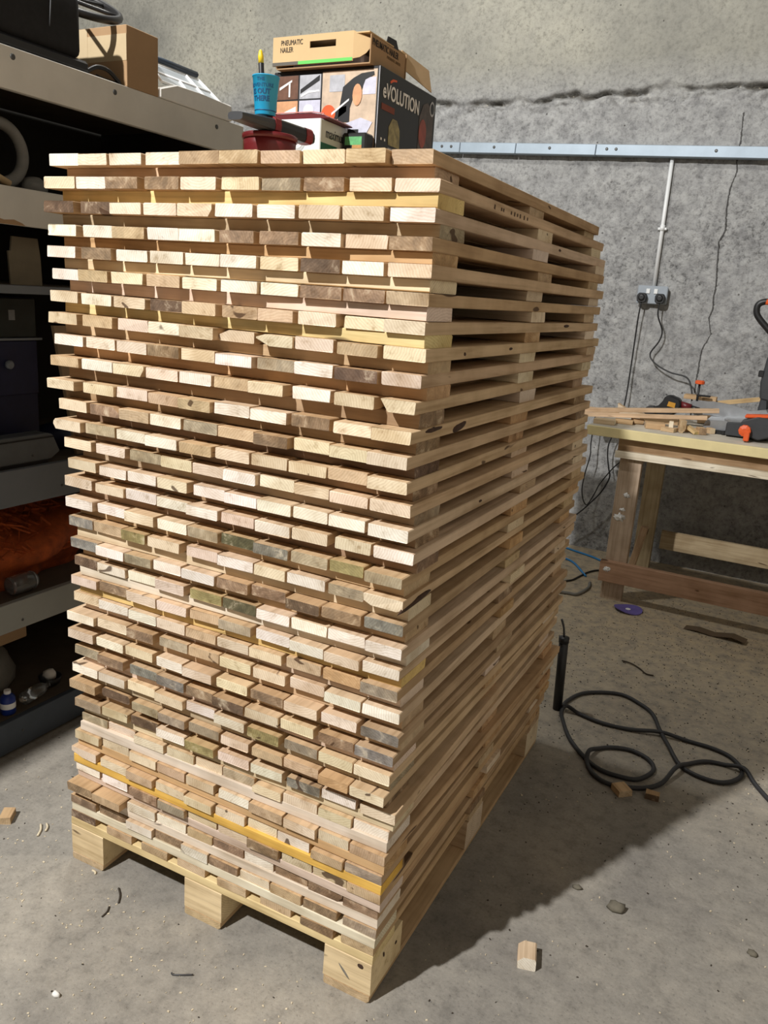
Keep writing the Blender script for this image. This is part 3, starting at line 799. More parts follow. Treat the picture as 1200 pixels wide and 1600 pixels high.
# front face with a real slot: four strips round the opening
fx0, fx1 = -0.022, 0.227
slx0, slx1, slz0, slz1 = 0.095, 0.175, 2.018, 2.034
box('front_panel', fx0, slx0, 0.760, 0.763, nz + 0.008, nt_, M_CARDL, nl)
box('front_panel', slx1, fx1, 0.760, 0.763, nz + 0.008, nt_, M_CARDL, nl)
box('front_panel', slx0, slx1, 0.760, 0.763, slz1, nt_, M_CARDL, nl)
box('front_panel', slx0, slx1, 0.760, 0.763, nz + 0.008, slz0, M_CARDL, nl)
prism('corner_flap', [(0, -0.058), (0, 0.006), (0.052, -0.012), (0.047, -0.028), (0.034, -0.044), (0.018, -0.054)], 0.003, M_CARDL, nl, (fx1, 0.760, nt_ - 0.006), (0, 0, 0.42))
nface(nl, 'green_stripe', rect(0.060, 0.226, nz + 0.0085, nz + 0.0165), ('y', 0.7598), M_GREEN)
nface(nl, 'grey_stripe', rect(-0.022, 0.060, nz + 0.0085, nz + 0.0165), ('y', 0.7598), plain('grey_ink', (96, 92, 84), 0.7))
text('lettering', 'PNEUMATIC', 0.0175, M_INK, nl, (0.004, 0.7592, 2.029), ROT_Y, sx=0.72)
text('lettering', 'NAILER', 0.0175, M_INK, nl, (0.002, 0.7592, 2.012), ROT_Y, sx=0.72)
box('bottom', -0.01, 0.277, 0.763, 0.965, nz, nz + 0.003, M_CARD, nl)
box('top', fx0, 0.272, 0.763, 0.960, nt_ - 0.006, nt_ - 0.003, M_CARDL, nl)
box('back_panel', -0.01, 0.277, 0.962, 0.965, nz + 0.003, nt_ - 0.006, M_CARD, nl)
box('side_panel', -0.013, -0.010, 0.763, 0.965, nz + 0.003, nt_ - 0.006, M_CARD, nl)
box('side_panel', 0.274, 0.277, 0.764, 0.955, nz + 0.003, nt_ - 0.010, M_CARD, nl)
text('lettering', 'PNEUMATIC NAILER', 0.022, M_INK, nl, (0.2776, 0.770, 2.018), ROT_X, sx=0.72, bold=0.0004)
text('small_lettering', 'PNEUMATIC NAILER', 0.0095, plain('faint_ink', (120, 96, 66), 0.8), nl, (0.2776, 0.850, 2.006), ROT_X, sx=0.9)
prism('open_flap', [(0, 0), (0.115, -0.035), (0.098, 0.018), (-0.012, 0.045)], 0.003, M_CARDIN, nl, (0.272, 0.962, nt_ - 0.042), (0, 0, 1.25))
prism('open_flap', [(0, 0), (0.045, -0.004), (0.035, 0.018), (0.006, 0.022)], 0.003, M_BOXBLK, nl, (0.262, 0.87, nt_ - 0.006), (0, 0, 1.2))
box('foil_liner', 0.02, 0.24, 0.790, 0.94, nz + 0.004, nz + 0.036, M_PHOTO4, nl, 0.006)

# --- white lamp box
wb = thing('white_carton', 'small white carton lettered on its side in front of the black carton', 'box', (0.146, 0.715, tz))
box('carton_body', 0.078, 0.216, 0.640, 0.772, tz, 1.822, plain('white_card', (216, 220, 220), 0.5, vary=0.03), wb, 0.0015)
nface(wb, 'grey_side', rect(0.642, 0.770, tz + 0.002, 1.820), ('x', 0.2162), plain('pale_grey_card', (196, 198, 186), 0.5, vary=0.03))
nface(wb, 'green_patch', rect(0.642, 0.720, 1.66, 1.768), ('x', 0.2170), M_DGREEN)
text('lettering', 'maximum', 0.034, M_BOXBLK, wb, (0.2176, 0.664, 1.782), ROT_X, sx=0.72)
nface(wb, 'lamp_print', [(0.150 + 0.024 * math.cos(t), 1.775 + 0.03 * math.sin(t)) for t in np.linspace(0, 2 * math.pi, 20)[:-1]], ('y', 0.6398), plain('pale_ink', (186, 190, 190), 0.5))
nface(wb, 'lamp_print', [(0.150 + 0.017 * math.cos(t), 1.775 + 0.022 * math.sin(t)) for t in np.linspace(0, 2 * math.pi, 20)[:-1]], ('y', 0.6390), M_WHITE)

# --- dark red case on the white carton
rc = thing('dark_red_case', 'flat dark red plastic case lying across the white carton', 'case', (0.17, 0.705, 1.8225))
prof = [(0.050, 0.003), (0.052, 0.011), (0.070, 0.015), (0.18, 0.015), (0.215, 0.011), (0.232, 0.004), (0.236, 0.000), (0.060, 0.000)]
prism('shell', prof, 0.115, M_DKRED, rc, (0.0, 0.652, 1.8228), bev=0.002)
prism('rim', [(0.048, 0.0135), (0.068, 0.0175), (0.182, 0.0175), (0.218, 0.013), (0.218, 0.0115), (0.180, 0.0155), (0.070, 0.0155), (0.050, 0.0115)], 0.004, plain('pink_lit_edge', (206, 132, 128), 0.5), rc, (0, 0.6495, 1.8228))  # lit top edge of the case, painted as a pink strip

# --- small black pack with a green label
bp_ = thing('small_black_pack', 'small black pack with a green and orange label beside the white carton', 'box', (0.255, 0.752, tz))
box('pack_body', 0.222, 0.294, 0.735, 0.776, tz, 1.806, M_BLACK, bp_, 0.004)
nface(bp_, 'green_label', rect(0.232, 0.282, 1.776, 1.796), ('y', 0.7348), plain('leaf_green', (96, 170, 108), 0.5, vary=0.3, scale=80))
nface(bp_, 'orange_label', rect(0.254, 0.282, 1.752, 1.776), ('y', 0.7348), plain('ochre_print', (190, 140, 80), 0.5, vary=0.3, scale=80))

# --- dark red tub under the bar
rb = thing('dark_red_tub', 'dark red plastic tub under the black bar on the stack top', 'tub', (0.20, 0.42, tz))
lathe('tub_body', [(0.050, 0.0), (0.056, 0.004), (0.060, 0.085), (0.061, 0.102)], M_DKRED, rb, (0.205, 0.445, tz))
lathe('tub_lid', [(0.064, 0.0), (0.064, 0.010), (0.060, 0.0125)], M_DKRED, rb, (0.205, 0.445, tz + 0.0995))

# --- black bar tool with red bands
bar = thing('black_bar_tool', 'long black bar tool with two red bands lying under the cyan cup', 'tool', (0.22, 0.44, 1.742))
def bar_section(y0, y1, h0, h1, mat, name, w0=0.020, w1=0.020, zc0=1.757, zc1=1.757):
    bm = bmesh.new()
    rings = []
    for y, h, w, zc in ((y0, h0, w0, zc0), (y1, h1, w1, zc1)):
        pts = []
        for k in range(12):
            t = 2 * math.pi * k / 12
            cx_, cz_ = math.cos(t), math.sin(t)
            sgn = lambda q: (abs(q) ** 0.55) * (1 if q >= 0 else -1)
            pts.append(bm.verts.new((w * sgn(cx_), y - 0.44, h * sgn(cz_) + zc - 1.742)))
        rings.append(pts)
    A, B = rings
    for k in range(12): bm.faces.new((A[k], A[(k + 1) % 12], B[(k + 1) % 12], B[k]))
    bm.faces.new(A[::-1]); bm.faces.new(B)
    return link(name, bm_mesh(bm, name), mat, bar, (0.22, 0.44, 1.742))
bar_section(0.297, 0.418, 0.0085, 0.0150, M_DKGREY, 'blade_cover', zc0=1.757, zc1=1.7620)
bar_section(0.418, 0.440, 0.0170, 0.0170, M_RED, 'red_band', 0.021, 0.021, 1.7635, 1.7635)
bar_section(0.440, 0.545, 0.0160, 0.0175, M_BLACK, 'grip', zc0=1.7635, zc1=1.7640)
bar_section(0.545, 0.572, 0.0178, 0.0182, M_RED, 'red_band', 0.021, 0.021, 1.7645, 1.7645)
bar_section(0.572, 0.590, 0.0176, 0.0120, M_BLACK, 'end_cap', 0.020, 0.014, 1.7645, 1.7645)

# --- cyan paper cup and pen
cz0 = 1.7812
cup = thing('paper_cup', 'cyan paper cup with dark lettering standing on the black bar', 'cup', (0.208, 0.42, cz0))
lathe('cup_wall', [(0.0225, 0.0), (0.0230, 0.001), (0.0298, 0.078), (0.0310, 0.0785), (0.0310, 0.0805), (0.0290, 0.0805), (0.0218, 0.004), (0.004, 0.004)], M_CYAN, cup, (0.208, 0.42, cz0), sides=32)
def cup_bend(a0):
    def f(co):
        z = co.y
        R = 0.0230 + (0.0298 - 0.0230) * z / 0.078 + 0.0003 + co.z
        th = a0 + co.x / 0.028
        return Vector((R * math.cos(th), R * math.sin(th), z))
    return f
def cup_text(body, size, z, a0, bold=0.0):
    cu = bpy.data.curves.new('t', 'FONT'); cu.body = body; cu.size = size; cu.extrude = 0.0003; cu.align_x = 'CENTER'; cu.offset = bold; cu.resolution_u = 2
    o = bpy.data.objects.new('t', cu); C.objects.link(o)
    me = bpy.data.meshes.new_from_object(o); bpy.data.objects.remove(o); bpy.data.curves.remove(cu)
    me.materials.clear()
    f = cup_bend(a0)
    for v in me.vertices: v.co = f(Vector((v.co.x, v.co.y + z, v.co.z)))
    link('lettering', me, M_CYAND, cup, (0.208, 0.42, cz0))
A0 = math.radians(-78)
cup_text('THE', 0.010, 0.067, A0)
cup_text('ADVENTURE', 0.0105, 0.055, A0)
cup_text('IS OUT', 0.0148, 0.041, A0, 0.0004)
cup_text('THERE', 0.0148, 0.027, A0, 0.0004)
lathe('base_line', [(0.0236, 0.0), (0.0241, 0.0), (0.0244, 0.0020), (0.0238, 0.0020)], M_CYAND, cup, (0.208, 0.42, cz0 + 0.008), sides=32)
pen = thing('marker_pen', 'black marker pen with a yellow end standing in the cyan cup', 'pen', (0.200, 0.425, cz0 + 0.006))
lathe('barrel', [(0.0050, 0.0), (0.0060, 0.008), (0.0062, 0.105), (0.0058, 0.106)], M_BLACK, pen, (0.196, 0.428, cz0 + 0.005), (0.03, -0.06, 0))
lathe('cap', [(0.0060, 0.0), (0.0062, 0.014), (0.0040, 0.024), (0.0022, 0.027)], M_YELLOW, pen, (0.1895, 0.4248, cz0 + 0.1105), (0.03, -0.06, 0))

# ------------------------------------------------------------------ shelving along the left wall
SX = -0.51
SY0, SY1 = -1.30, 1.27
shelf = thing('shelving_unit', 'tall workshop shelving with white fascia boards left of the stack', 'shelving', (-0.83, 0.0, 0))
def shelf_level(zt, zb_, mat, deck=M_DECK, fas=True):
    box('shelf_board', -1.15, SX - 0.020, SY0, SY1 - 0.003, zt - 0.020, zt, deck, shelf)
    return box('fascia', SX - 0.020, SX, SY0, SY1, zb_, zt, mat, shelf, 0.0015)
f1 = shelf_level(1.945, 1.845, M_WHITEBOARD)
f2 = shelf_level(1.615, 1.520, M_WHITEBOARD)
shelf_level(1.367, 1.345, M_GREYPAINT)
f4 = shelf_level(0.866, 0.762, M_GREYPAINT)
f5 = shelf_level(0.477, 0.390, plain('pale_grey_paint', (158, 160, 154), 0.6, vary=0.1, scale=5))
f6 = shelf_level(0.108, 0.008, M_NAVYBOARD)
for y, z, f in ((0.330, 1.923, f1), (0.670, 1.919, f1), (1.124, 1.916, f1), (-0.2, 1.92, f1), (0.43, 0.795, f4), (0.27, 0.415, f5), (0.25, 0.06, f6)):
    big = f is f1
    lathe('screw', [(0.0075 if big else 0.004, 0.0), (0.0075 if big else 0.004, 0.0012), (0.005 if big else 0.002, 0.002)], M_SCREW, f, (SX, y, z), (0, math.pi / 2, 0), sides=12)
box('end_strip', SX - 0.014, SX + 0.004, SY1, SY1 + 0.012, 1.60, 1.93, M_CARDL, shelf)
for y in (SY0, SY1 - 0.04):
    box('upright', -1.15, -1.10, y, y + 0.04, 0, 1.845, M_DECK, shelf)
    box('upright', -0.62, -0.57, y, y + 0.04, 0, 1.845, M_DECK, shelf)
box('added_end_sheet', -1.155, -0.535, SY1 - 0.045, SY1 - 0.040, 0, 1.9245, plain('end_shade_dark', (40, 38, 35), 0.8), shelf)  # added dark sheet that keeps the space under the top shelf black
box('back_sheet', -1.18, -1.155, SY0, SY1, 0, 1.945, plain('dark_back_sheet', (48, 46, 42), 0.8), shelf)
prism('chipped_edge', [(0, 0.0), (0.02, 0.016), (0.05, 0.010), (0.08, 0.013), (0.105, 0.006), (0.115, 0.0)], 0.0015, M_CARD, f2, (SX + 0.0002, 0.23, 1.5205), (0, 0, math.pi / 2))

# --- top shelf things
S1 = 1.9455
bag = thing('black_tool_bag', 'big black tool bag on the top shelf at the left', 'bag', (-0.78, 0.15, S1))
box('bag_body', -1.02, -0.525, -0.50, 0.572, S1 + 0.0325, 2.138, M_BLACKM, bag, 0.022, seg=3)
box('base_tray', -1.04, -0.520, -0.55, 0.590, S1, S1 + 0.032, M_BLACK, bag, 0.008)
tube('seam', [(-0.5245, 0.46, 2.03), (-0.5235, 0.465, 2.08), (-0.5245, 0.47, 2.13)], 0.002, M_DKGREY, bag)
whl = thing('black_handwheel', 'black wheel rim with spokes poking out behind the black tool bag', 'wheel', (-0.68, 0.52, 2.10))
def wheel_pt(a, R=0.155, c=(-0.70, 0.665, 2.178)):
    u = Vector((0.35, 0.93, -0.02)).normalized(); v_ = Vector((-0.85, 0.30, 0.45)).normalized()
    p = Vector(c) + u * (R * math.cos(a)) + v_ * (R * math.sin(a))
    return p
tube('rim', [wheel_pt(a) for a in np.linspace(0, 2 * math.pi, 25)[:-1]], 0.0115, M_BLACK, whl, n=2, closed=True)
for a in (0.35, 2.4, 4.5, -0.35):
    tube('spoke', [wheel_pt(0, 0.0), wheel_pt(a, 0.08), wheel_pt(a, 0.15)], 0.006, M_BLACK, whl, n=2)
lathe('hub', [(0.025, -0.012), (0.025, 0.012)], M_BLACK, whl, wheel_pt(0, 0.0), (0.4, 0.4, 0))
cb = thing('cardboard_box', 'brown cardboard box on the top shelf beside the black bag', 'box', (-0.66, 0.782, S1))
box('box_body', -0.84, SX, 0.718, 0.848, S1, 2.108, M_CARD, cb, 0.0015)
box('tape', -0.840, SX + 0.0004, 0.7172, 0.7178, 2.015, 2.085, M_TAPE, cb)
box('tape', -0.70, -0.665, 0.7166, 0.7172, S1 + 0.002, 2.106, M_TAPE, cb)
tag(tube('black_cable_loop', [(-0.530, 0.585, S1 + .008), (-0.528, 0.62, S1 + .028), (-0.527, 0.66, S1 + .030), (-0.527, 0.690, S1 + .016), (-0.528, 0.705, S1 + .006), (-0.545, 0.69, S1 + .006), (-0.55, 0.64, S1 + .010)], 0.006, M_BLACK),
    'short black cable loop on the top shelf in front of the cardboard box', 'cable')
foam = prism('foam_slab', [(0, 0.0), (0.0, 0.026), (0.075, 0.052), (0.19, 0.052), (0.345, 0.050), (0.350, 0.004), (0.345, 0)], 0.30, M_FOAM, None, (-0.504, 0.850, S1), (0, 0, math.pi / 2), 0.003)
tag(foam, 'white foam packing slab at the right end of the top shelf', 'foam')
org = thing('plastic_organiser', 'clear white plastic compartment tray tilted on the foam slab', 'tray', (-0.62, 1.0, S1 + 0.052))
def tilt_bar(name, p, q, r, mat): return tube(name, [p, q], r, mat, org, smooth_path=False, sides=4)
a_, b_, c_, d_ = Vector((-0.545, 0.90, 2.003)), Vector((-0.545, 1.185, 2.003)), Vector((-0.660, 0.97, 2.085)), Vector((-0.660, 1.205, 2.085))
bm = bmesh.new(); vs = [bm.verts.new(v - a_) for v in (a_, b_, d_, c_)]
vs2 = [bm.verts.new(v - a_ + Vector((0.003, 0, -0.006))) for v in (a_, b_, d_, c_)]
bm.faces.new(vs); bm.faces.new(vs2[::-1])
for k in range(4): bm.faces.new((vs[k], vs[(k + 1) % 4], vs2[(k + 1) % 4], vs2[k]))
link('panel', bm_mesh(bm, 'panel'), M_GREYCLEAR, org, a_)
for p, q in ((a_, b_), (b_, d_), (d_, c_), (c_, a_), (a_.lerp(c_, .45), b_.lerp(d_, .45)), (a_.lerp(b_, .72), c_.lerp(d_, .72)), (a_.lerp(b_, .40), a_.lerp(c_, .45).lerp(b_.lerp(d_, .45), .40))):
    tilt_bar('rib', p, q, 0.0055, M_WHITE)
tag(tube('dark_level_bar', [(-0.664, 0.93, 2.101), (-0.664, 1.200, 2.101)], 0.010, M_BLUESTEEL, smooth_path=False, sides=6),
    'dark blue bar lying along the back of the plastic tray', 'bar')

# --- lower shelves (dark things)
S2 = 1.6155
hr = [(-0.62, 0.36 + 0.075 * math.cos(a), S2 + 0.092 + 0.075 * math.sin(a)) for a in np.linspace(0, 2 * math.pi, 21)[:-1]]
tag(tube('grey_hose_ring', hr, 0.016, M_HOSEG, n=2, closed=True, sides=10), 'grey hose coiled into a ring on the second shelf', 'hose')
tag(tube('wooden_handle', [(-0.60, 0.20, S2 + .075), (-0.585, 0.36, S2 + .012)], 0.011, M_CARDL, smooth_path=False), 'pale wooden handle leaning inside the grey hose ring', 'handle')
tag(lump('grey_rag', (-0.64, 0.485, S2 + 0.019), (0.03, 0.04, 0.03), M_HOSEG, seed=3), 'small crumpled grey rag beside the hose ring', 'rag')
S3 = 1.3675
tag(prism('cardboard_offcut', [(0.0, 0), (0.105, 0), (0.098, 0.080), (0.088, 0.132), (0.004, 0.128), (0.0, 0.09), (-0.008, 0.088)], 0.006, plain('dull_card', (128, 118, 98), 0.9), None, (-0.595, 0.357, S3), (0, 0.05, math.pi / 2)),
    'dull cardboard offcut standing on the third shelf', 'cardboard')
S4 = 0.8665
cab = thing('tool_cabinet', 'dark navy tool cabinet with a smoked upper door under the third shelf', 'cabinet', (-0.85, 0.1, S4))
box('cabinet_body', -1.08, -0.605, -0.35, 0.440, S4, 1.335, M_NAVY, cab, 0.004)
d1 = box('door', -0.605, -0.597, -0.34, 0.435, 1.222, 1.33, M_DKGREEN, cab, 0.002)
box('label', -0.597, -0.5962, 0.345, 0.365, 1.27, 1.298, plain('dull_label', (120, 122, 122), 0.6), d1)
box('trim_line', -0.605, -0.594, -0.34, 0.452, 1.214, 1.220, M_GREYPAINT, cab)
d2 = box('drawer', -0.605, -0.596, -0.34, 0.435, 1.06, 1.212, M_NAVY, cab, 0.002)
lathe('knob', [(0.006, 0), (0.012, 0.004), (0.0125, 0.012), (0.008, 0.017)], M_GREYPAINT, d2, (-0.596, 0.333, 1.148), (0, math.pi / 2, 0), sides=14)
tag(prism('plywood_panel', [(0, 0), (0.11, 0), (0.005, 0.39), (-0.07, 0.39)], 0.012, M_PLY, None, (-0.560, 0.535, S4 + 0.0005), (0, 0, math.pi / 2)), 'narrow plywood panel leaning between the shelves', 'panel')
case = thing('grey_tool_case', 'dark grey plastic tool case with cut corners on the fourth shelf', 'case', (-0.66, 0.2, S4))
prism('case_body', [(0, 0.010), (0.43, 0.010), (0.462, 0.030), (0.438, 0.082), (0.42, 0.088), (0, 0.088)], 0.055, plain('case_grey', (92, 96, 98), 0.5), case, (-0.525, -0.02, S4), (0, 0, math.pi / 2), 0.003)
box('lid_line', -0.525, -0.5235, -0.02, 0.42, S4 + 0.074, S4 + 0.078, M_BLACK, case)
for y in (0.17, 0.345):
    lathe('rivet', [(0.004, 0), (0.003, 0.002)], M_SCREW, case, (-0.525, y, S4 + 0.028), (0, math.pi / 2, 0), sides=10)
box('foot_strip', -0.58, -0.53, 0.0, 0.40, S4, S4 + 0.012, M_BLACK, case)
tag(lump('navy_cloth', (-0.69, 0.56, S4 + 0.029), (0.06, 0.09, 0.05), M_NAVY, seed=5), 'navy cloth bundled on the fourth shelf beside the tool case', 'cloth')
S5 = 0.4775
heap = thing('orange_fibre_heap', 'heap of tangled orange brown fibre on the fifth shelf', 'fibre heap', (-0.78, 0.35, S5))
lump('core', (-0.80, 0.32, S5 + 0.085), (0.22, 0.42, 0.155), M_STRAW, heap, 0.35, 2.2, 4, 2)
random.seed(21)
bmS = bmesh.new()
for k in range(300):
    th = random.uniform(-1.9, 1.9); ph = random.uniform(0.0, 1.2)
    dirn = Vector((math.cos(th) * math.cos(ph), math.sin(th) * math.cos(ph), math.sin(ph)))
    step = random.uniform(-0.5, 0.5); tilt = random.uniform(-0.35, 0.35)
    prev = None
    for j in range(5):
        t2 = th + step * j * 0.22; p2 = max(0.02, ph + tilt * j * 0.2 + 0.10 * math.sin(j * 1.7 + k))
        dd = Vector((math.cos(t2) * math.cos(p2) * 0.22, math.sin(t2) * math.cos(p2) * 0.42, math.sin(p2) * 0.155)) * (1.02 + 0.06 * math.sin(k * 2.1 + j))
        c_pt = dd + Vector((-0.80 + 0.78, 0.32 - 0.35, 0.085))
        nrm = dd.normalized()
        s_ = Vector((-nrm.y, nrm.x, 0)) * 0.0008 + Vector((0, 0, 0.003))
        ring_ = [bmS.verts.new(c_pt + s_), bmS.verts.new(c_pt - s_), bmS.verts.new(c_pt + nrm * 0.005)]
        if prev:
            for q_ in range(3): bmS.faces.new((prev[q_], prev[(q_ + 1) % 3], ring_[(q_ + 1) % 3], ring_[q_]))
        prev = ring_
strands = link('strands', bm_mesh(bmS, 'strands'), M_STRAW, heap, (-0.78, 0.35, S5)); strands['kind'] = 'stuff'
jar = thing('glass_jar', 'clear glass jar lying in front of the orange fibre', 'jar', (-0.56, 0.29, S5))
lathe('jar_glass', [(0.020, 0.0), (0.028, 0.004), (0.030, 0.06), (0.026, 0.072), (0.026, 0.086), (0.022, 0.086), (0.024, 0.06), (0.022, 0.01)], M_GLASS, jar, (-0.556, 0.265, S5 + 0.031), (math.radians(-90), 0, 0.0), sides=20)
lathe('jar_rim', [(0.0275, 0.0), (0.0275, 0.004)], M_ALU, jar, (-0.556, 0.342, S5 + 0.031), (math.radians(-90), 0, 0.0), sides=20)
S6 = 0.1085
tag(box('brown_carton', -0.95, -0.66, 0.02, 0.400, S6 + 0.166, S6 + 0.262, M_CARD, None, 0.004), 'brown carton lying on the cloth sack on the lowest shelf', 'box')
tag(lump('cloth_sack', (-0.80, 0.22, S6 + 0.058), (0.17, 0.20, 0.105), M_HOSEG, None, 0.10, 2.0, 3, 8), 'grey cloth sack under the brown carton on the lowest shelf', 'sack')
bot = thing('clear_bottle', 'clear plastic bottle lying on the lowest shelf', 'bottle', (-0.56, 0.32, S6))
lathe('bottle_body', [(0.012, 0), (0.020, 0.004), (0.021, 0.07), (0.018, 0.085), (0.008, 0.100), (0.008, 0.112)], M_GLASS, bot, (-0.557, 0.290, S6 + 0.022), (math.radians(-90), 0, 0.15), sides=18)
blu = thing('blue_bottle', 'blue bottle with a white label on the lowest shelf at the left', 'bottle', (-0.56, 0.235, S6))
lathe('bottle_body', [(0.020, 0), (0.022, 0.003), (0.022, 0.05), (0.018, 0.058), (0.009, 0.066)], M_BLUEPL, blu, (-0.558, 0.240, S6), sides=20)
lathe('label', [(0.0223, 0), (0.0224, 0.018)], M_WHITE, blu, (-0.558, 0.240, S6 + 0.020), sides=20, cap=False)
lathe('bottle_cap', [(0.010, 0), (0.010, 0.012)], M_WHITE, blu, (-0.558, 0.240, S6 + 0.064), sides=14)
bowl = thing('black_bowl', 'black bowl holding crumpled white paper on the lowest shelf', 'bowl', (-0.60, 0.43, S6))
lathe('bowl_shell', [(0.018, 0), (0.030, 0.010), (0.036, 0.032), (0.033, 0.032), (0.027, 0.012), (0.004, 0.006)], M_BLACK, bowl, (-0.600, 0.430, S6), sides=22)
tag(lump('crumpled_paper', (-0.600, 0.430, S6 + 0.036), (0.020, 0.020, 0.022), M_FOAM, None, 0.5, 3.0, 2, 4, False), 'crumpled white paper inside the black bowl', 'paper')

# ------------------------------------------------------------------ wall fittings
TRX0, TRX1 = -2.6, 3.2
def trz(x): return 2.249 + (-0.0313) * (x - 0.09)       # centre height, the run drops a little to the right
tr = thing('cable_trunking', 'long galvanised steel cable trunking fixed along the concrete wall', 'trunking', (0.3, WALL_Y - 0.03, trz(0.3)))
sl = math.atan(0.0313)
segs = [TRX0, -0.83, -0.645, -0.30, 0.16, 1.10, TRX1]
for a, b in zip(segs, segs[1:]):
    cxm = (a + b) / 2
    box('lid_section', a + 0.0012, b - 0.0012, WALL_Y - 0.062, WALL_Y - 0.008, trz(cxm) - 0.028, trz(cxm) + 0.028, M_GALV, tr, 0.0025, (0, sl, 0))
for x in (-0.76, -0.70, -0.43, -0.10, 0.22, 0.27, 0.78, 1.2):
    lathe('screw', [(0.008, 0), (0.008, 0.002), (0.005, 0.004)], M_SCREW, tr, (x, WALL_Y - 0.062, trz(x) + 0.004), (math.pi / 2, 0, 0), sides=12)
cd = thing('conduit_pipe', 'white plastic conduit running down from the trunking to the socket', 'conduit', (0.565, WALL_Y - 0.02, 1.56))
tube('pipe', [(0.562, WALL_Y - 0.018, 2.205), (0.566, WALL_Y - 0.018, 1.545)], 0.0105, M_PVC, cd, smooth_path=False, sides=12)
tube('coupler', [(0.5645, WALL_Y - 0.018, 1.870), (0.5648, WALL_Y - 0.018, 1.842)], 0.0135, M_PVC, cd, smooth_path=False, sides=12)
box('saddle', 0.541, 0.588, WALL_Y - 0.022, WALL_Y - 0.004, 1.845, 1.859, M_PVC, cd, 0.003)
so = thing('socket_outlet', 'grey double wall socket at the foot of the white conduit', 'socket', (0.568, WALL_Y - 0.03, 1.46))
box('back_box', 0.492, 0.644, WALL_Y - 0.040, WALL_Y + 0.002, 1.462, 1.550, M_GREYPL, so, 0.006)
box('face_plate', 0.488, 0.648, WALL_Y - 0.049, WALL_Y - 0.040, 1.458, 1.554, M_GREYPL, so, 0.004)
for x in (0.545, 0.586):
    box('switch', x - 0.010, x + 0.010, WALL_Y - 0.055, WALL_Y - 0.048, 1.512, 1.538, M_PVC, so, 0.002)
FYW = WALL_Y - 0.049
def plug(x, lab):
    p = thing('power_plug', lab, 'plug', (x, FYW - 0.02, 1.48))
    prism('plug_body', [(-0.024, -0.020), (-0.014, -0.027), (0.014, -0.027), (0.024, -0.020), (0.026, 0.010), (0.016, 0.024), (-0.016, 0.024), (-0.026, 0.010)], 0.034, M_BLACK, p, (x, FYW - 0.034, 1.490), bev=0.003)
    lathe('grip', [(0.019, 0), (0.017, 0.006), (0.010, 0.008)], M_BLACK, p, (x, FYW - 0.033, 1.490), (math.pi / 2, 0, 0), sides=14)
    return p
plug(0.520, 'left black plug in the grey double socket')
plug(0.616, 'right black plug in the grey double socket')
cy = WALL_Y - 0.07
tag(tube('power_cable', [(0.520, cy, 1.468), (0.516, cy, 1.379), (0.514, cy + .01, 1.263), (0.513, cy + .015, 1.11), (0.512, cy + .005, 0.931), (0.50, cy - .01, 0.80), (0.463, cy - .03, 0.68), (0.464, cy - .03, 0.599), (0.481, cy - .03, 0.526), (0.492, cy - .03, 0.473), (0.457, cy - .03, 0.383), (0.406, cy - .03, 0.311), (0.352, cy - .03, 0.244), (0.25, cy - .03, 0.14), (0.12, cy - .08, 0.008), (0.05, cy - .2, 0.006)], 0.0042, M_BLACK),
    'black cable hanging straight down from the left plug behind the bench', 'cable')
tag(tube('saw_cable', [(0.616, cy, 1.468), (0.620, cy, 1.398), (0.652, cy + .01, 1.321), (0.644, cy + .01, 1.263), (0.607, cy + .01, 1.191), (0.645, cy, 1.142), (0.73, cy - .01, 1.104), (0.823, cy - .02, 1.085), (0.862, cy - .05, 1.02), (0.875, cy - .06, 0.94), (0.88, cy - .065, 0.885)], 0.0042, M_BLACK),
    'black cable looping from the right plug down to the mitre saw', 'cable')
tag(tube('thin_black_cable', [(0.367, cy - .05, 0.83), (0.366, cy - .06, 0.666), (0.371, cy - .06, 0.591), (0.355, cy - .06, 0.48), (0.350, cy - .06, 0.40), (0.357, cy - .06, 0.35), (0.372, cy - .06, 0.312), (0.393, cy - .06, 0.301), (0.425, cy - .06, 0.37), (0.45, cy - .06, 0.438), (0.509, cy - .06, 0.537), (0.560, cy - .06, 0.60), (0.62, cy - .06, 0.70)], 0.0035, M_BLACK),
    'thin black cable drooping in a curve on the wall left of the bench', 'cable')

# ------------------------------------------------------------------ work bench
TBZ = 0.866
wb_ = thing('work_bench', 'rough timber work bench with a yellow front edge against the wall', 'bench', (1.4, 3.05, 0))
def wpart(name, x0, x1, y0, y1, z0, z1, code, axis='x', rot=None, col=None):
    w, d, h = x1 - x0, y1 - y0, z1 - z0
    c = (col if col is not None else board_color(code, 0.03))[:3] + (0.0,)
    loc = ((x0 + x1) / 2, (y0 + y1) / 2, (z0 + z1) / 2)
    if axis == 'x':
        me = plank_mesh(d, h, w, [.0015] * 4); r = (0, 0, math.pi / 2)
    elif axis == 'y':
        me = plank_mesh(w, h, d, [.0015] * 4); r = (0, 0, 0)
    else:
        me = plank_mesh(w, d, h, [.0015] * 4); r = (math.pi / 2, 0, 0)
    if rot: r = tuple(a + b for a, b in zip(r, rot))
    return link(name, me, None, wb_, loc, r, c)
box('bench_top', 0.50, 2.45, 2.712, 3.42, 0.830, TBZ, M_BENCHTOP, wb_, 0.001)
box('front_edge', 0.50, 2.45, 2.690, 2.712, 0.822, TBZ + 0.001, M_YEDGE, wb_, 0.002)
wpart('apron', 0.65, 2.35, 2.745, 2.770, 0.735, 0.829, 'B')
wpart('lower_rail', 0.648, 2.36, 2.705, 2.745, 0.728, 0.760, 'W')
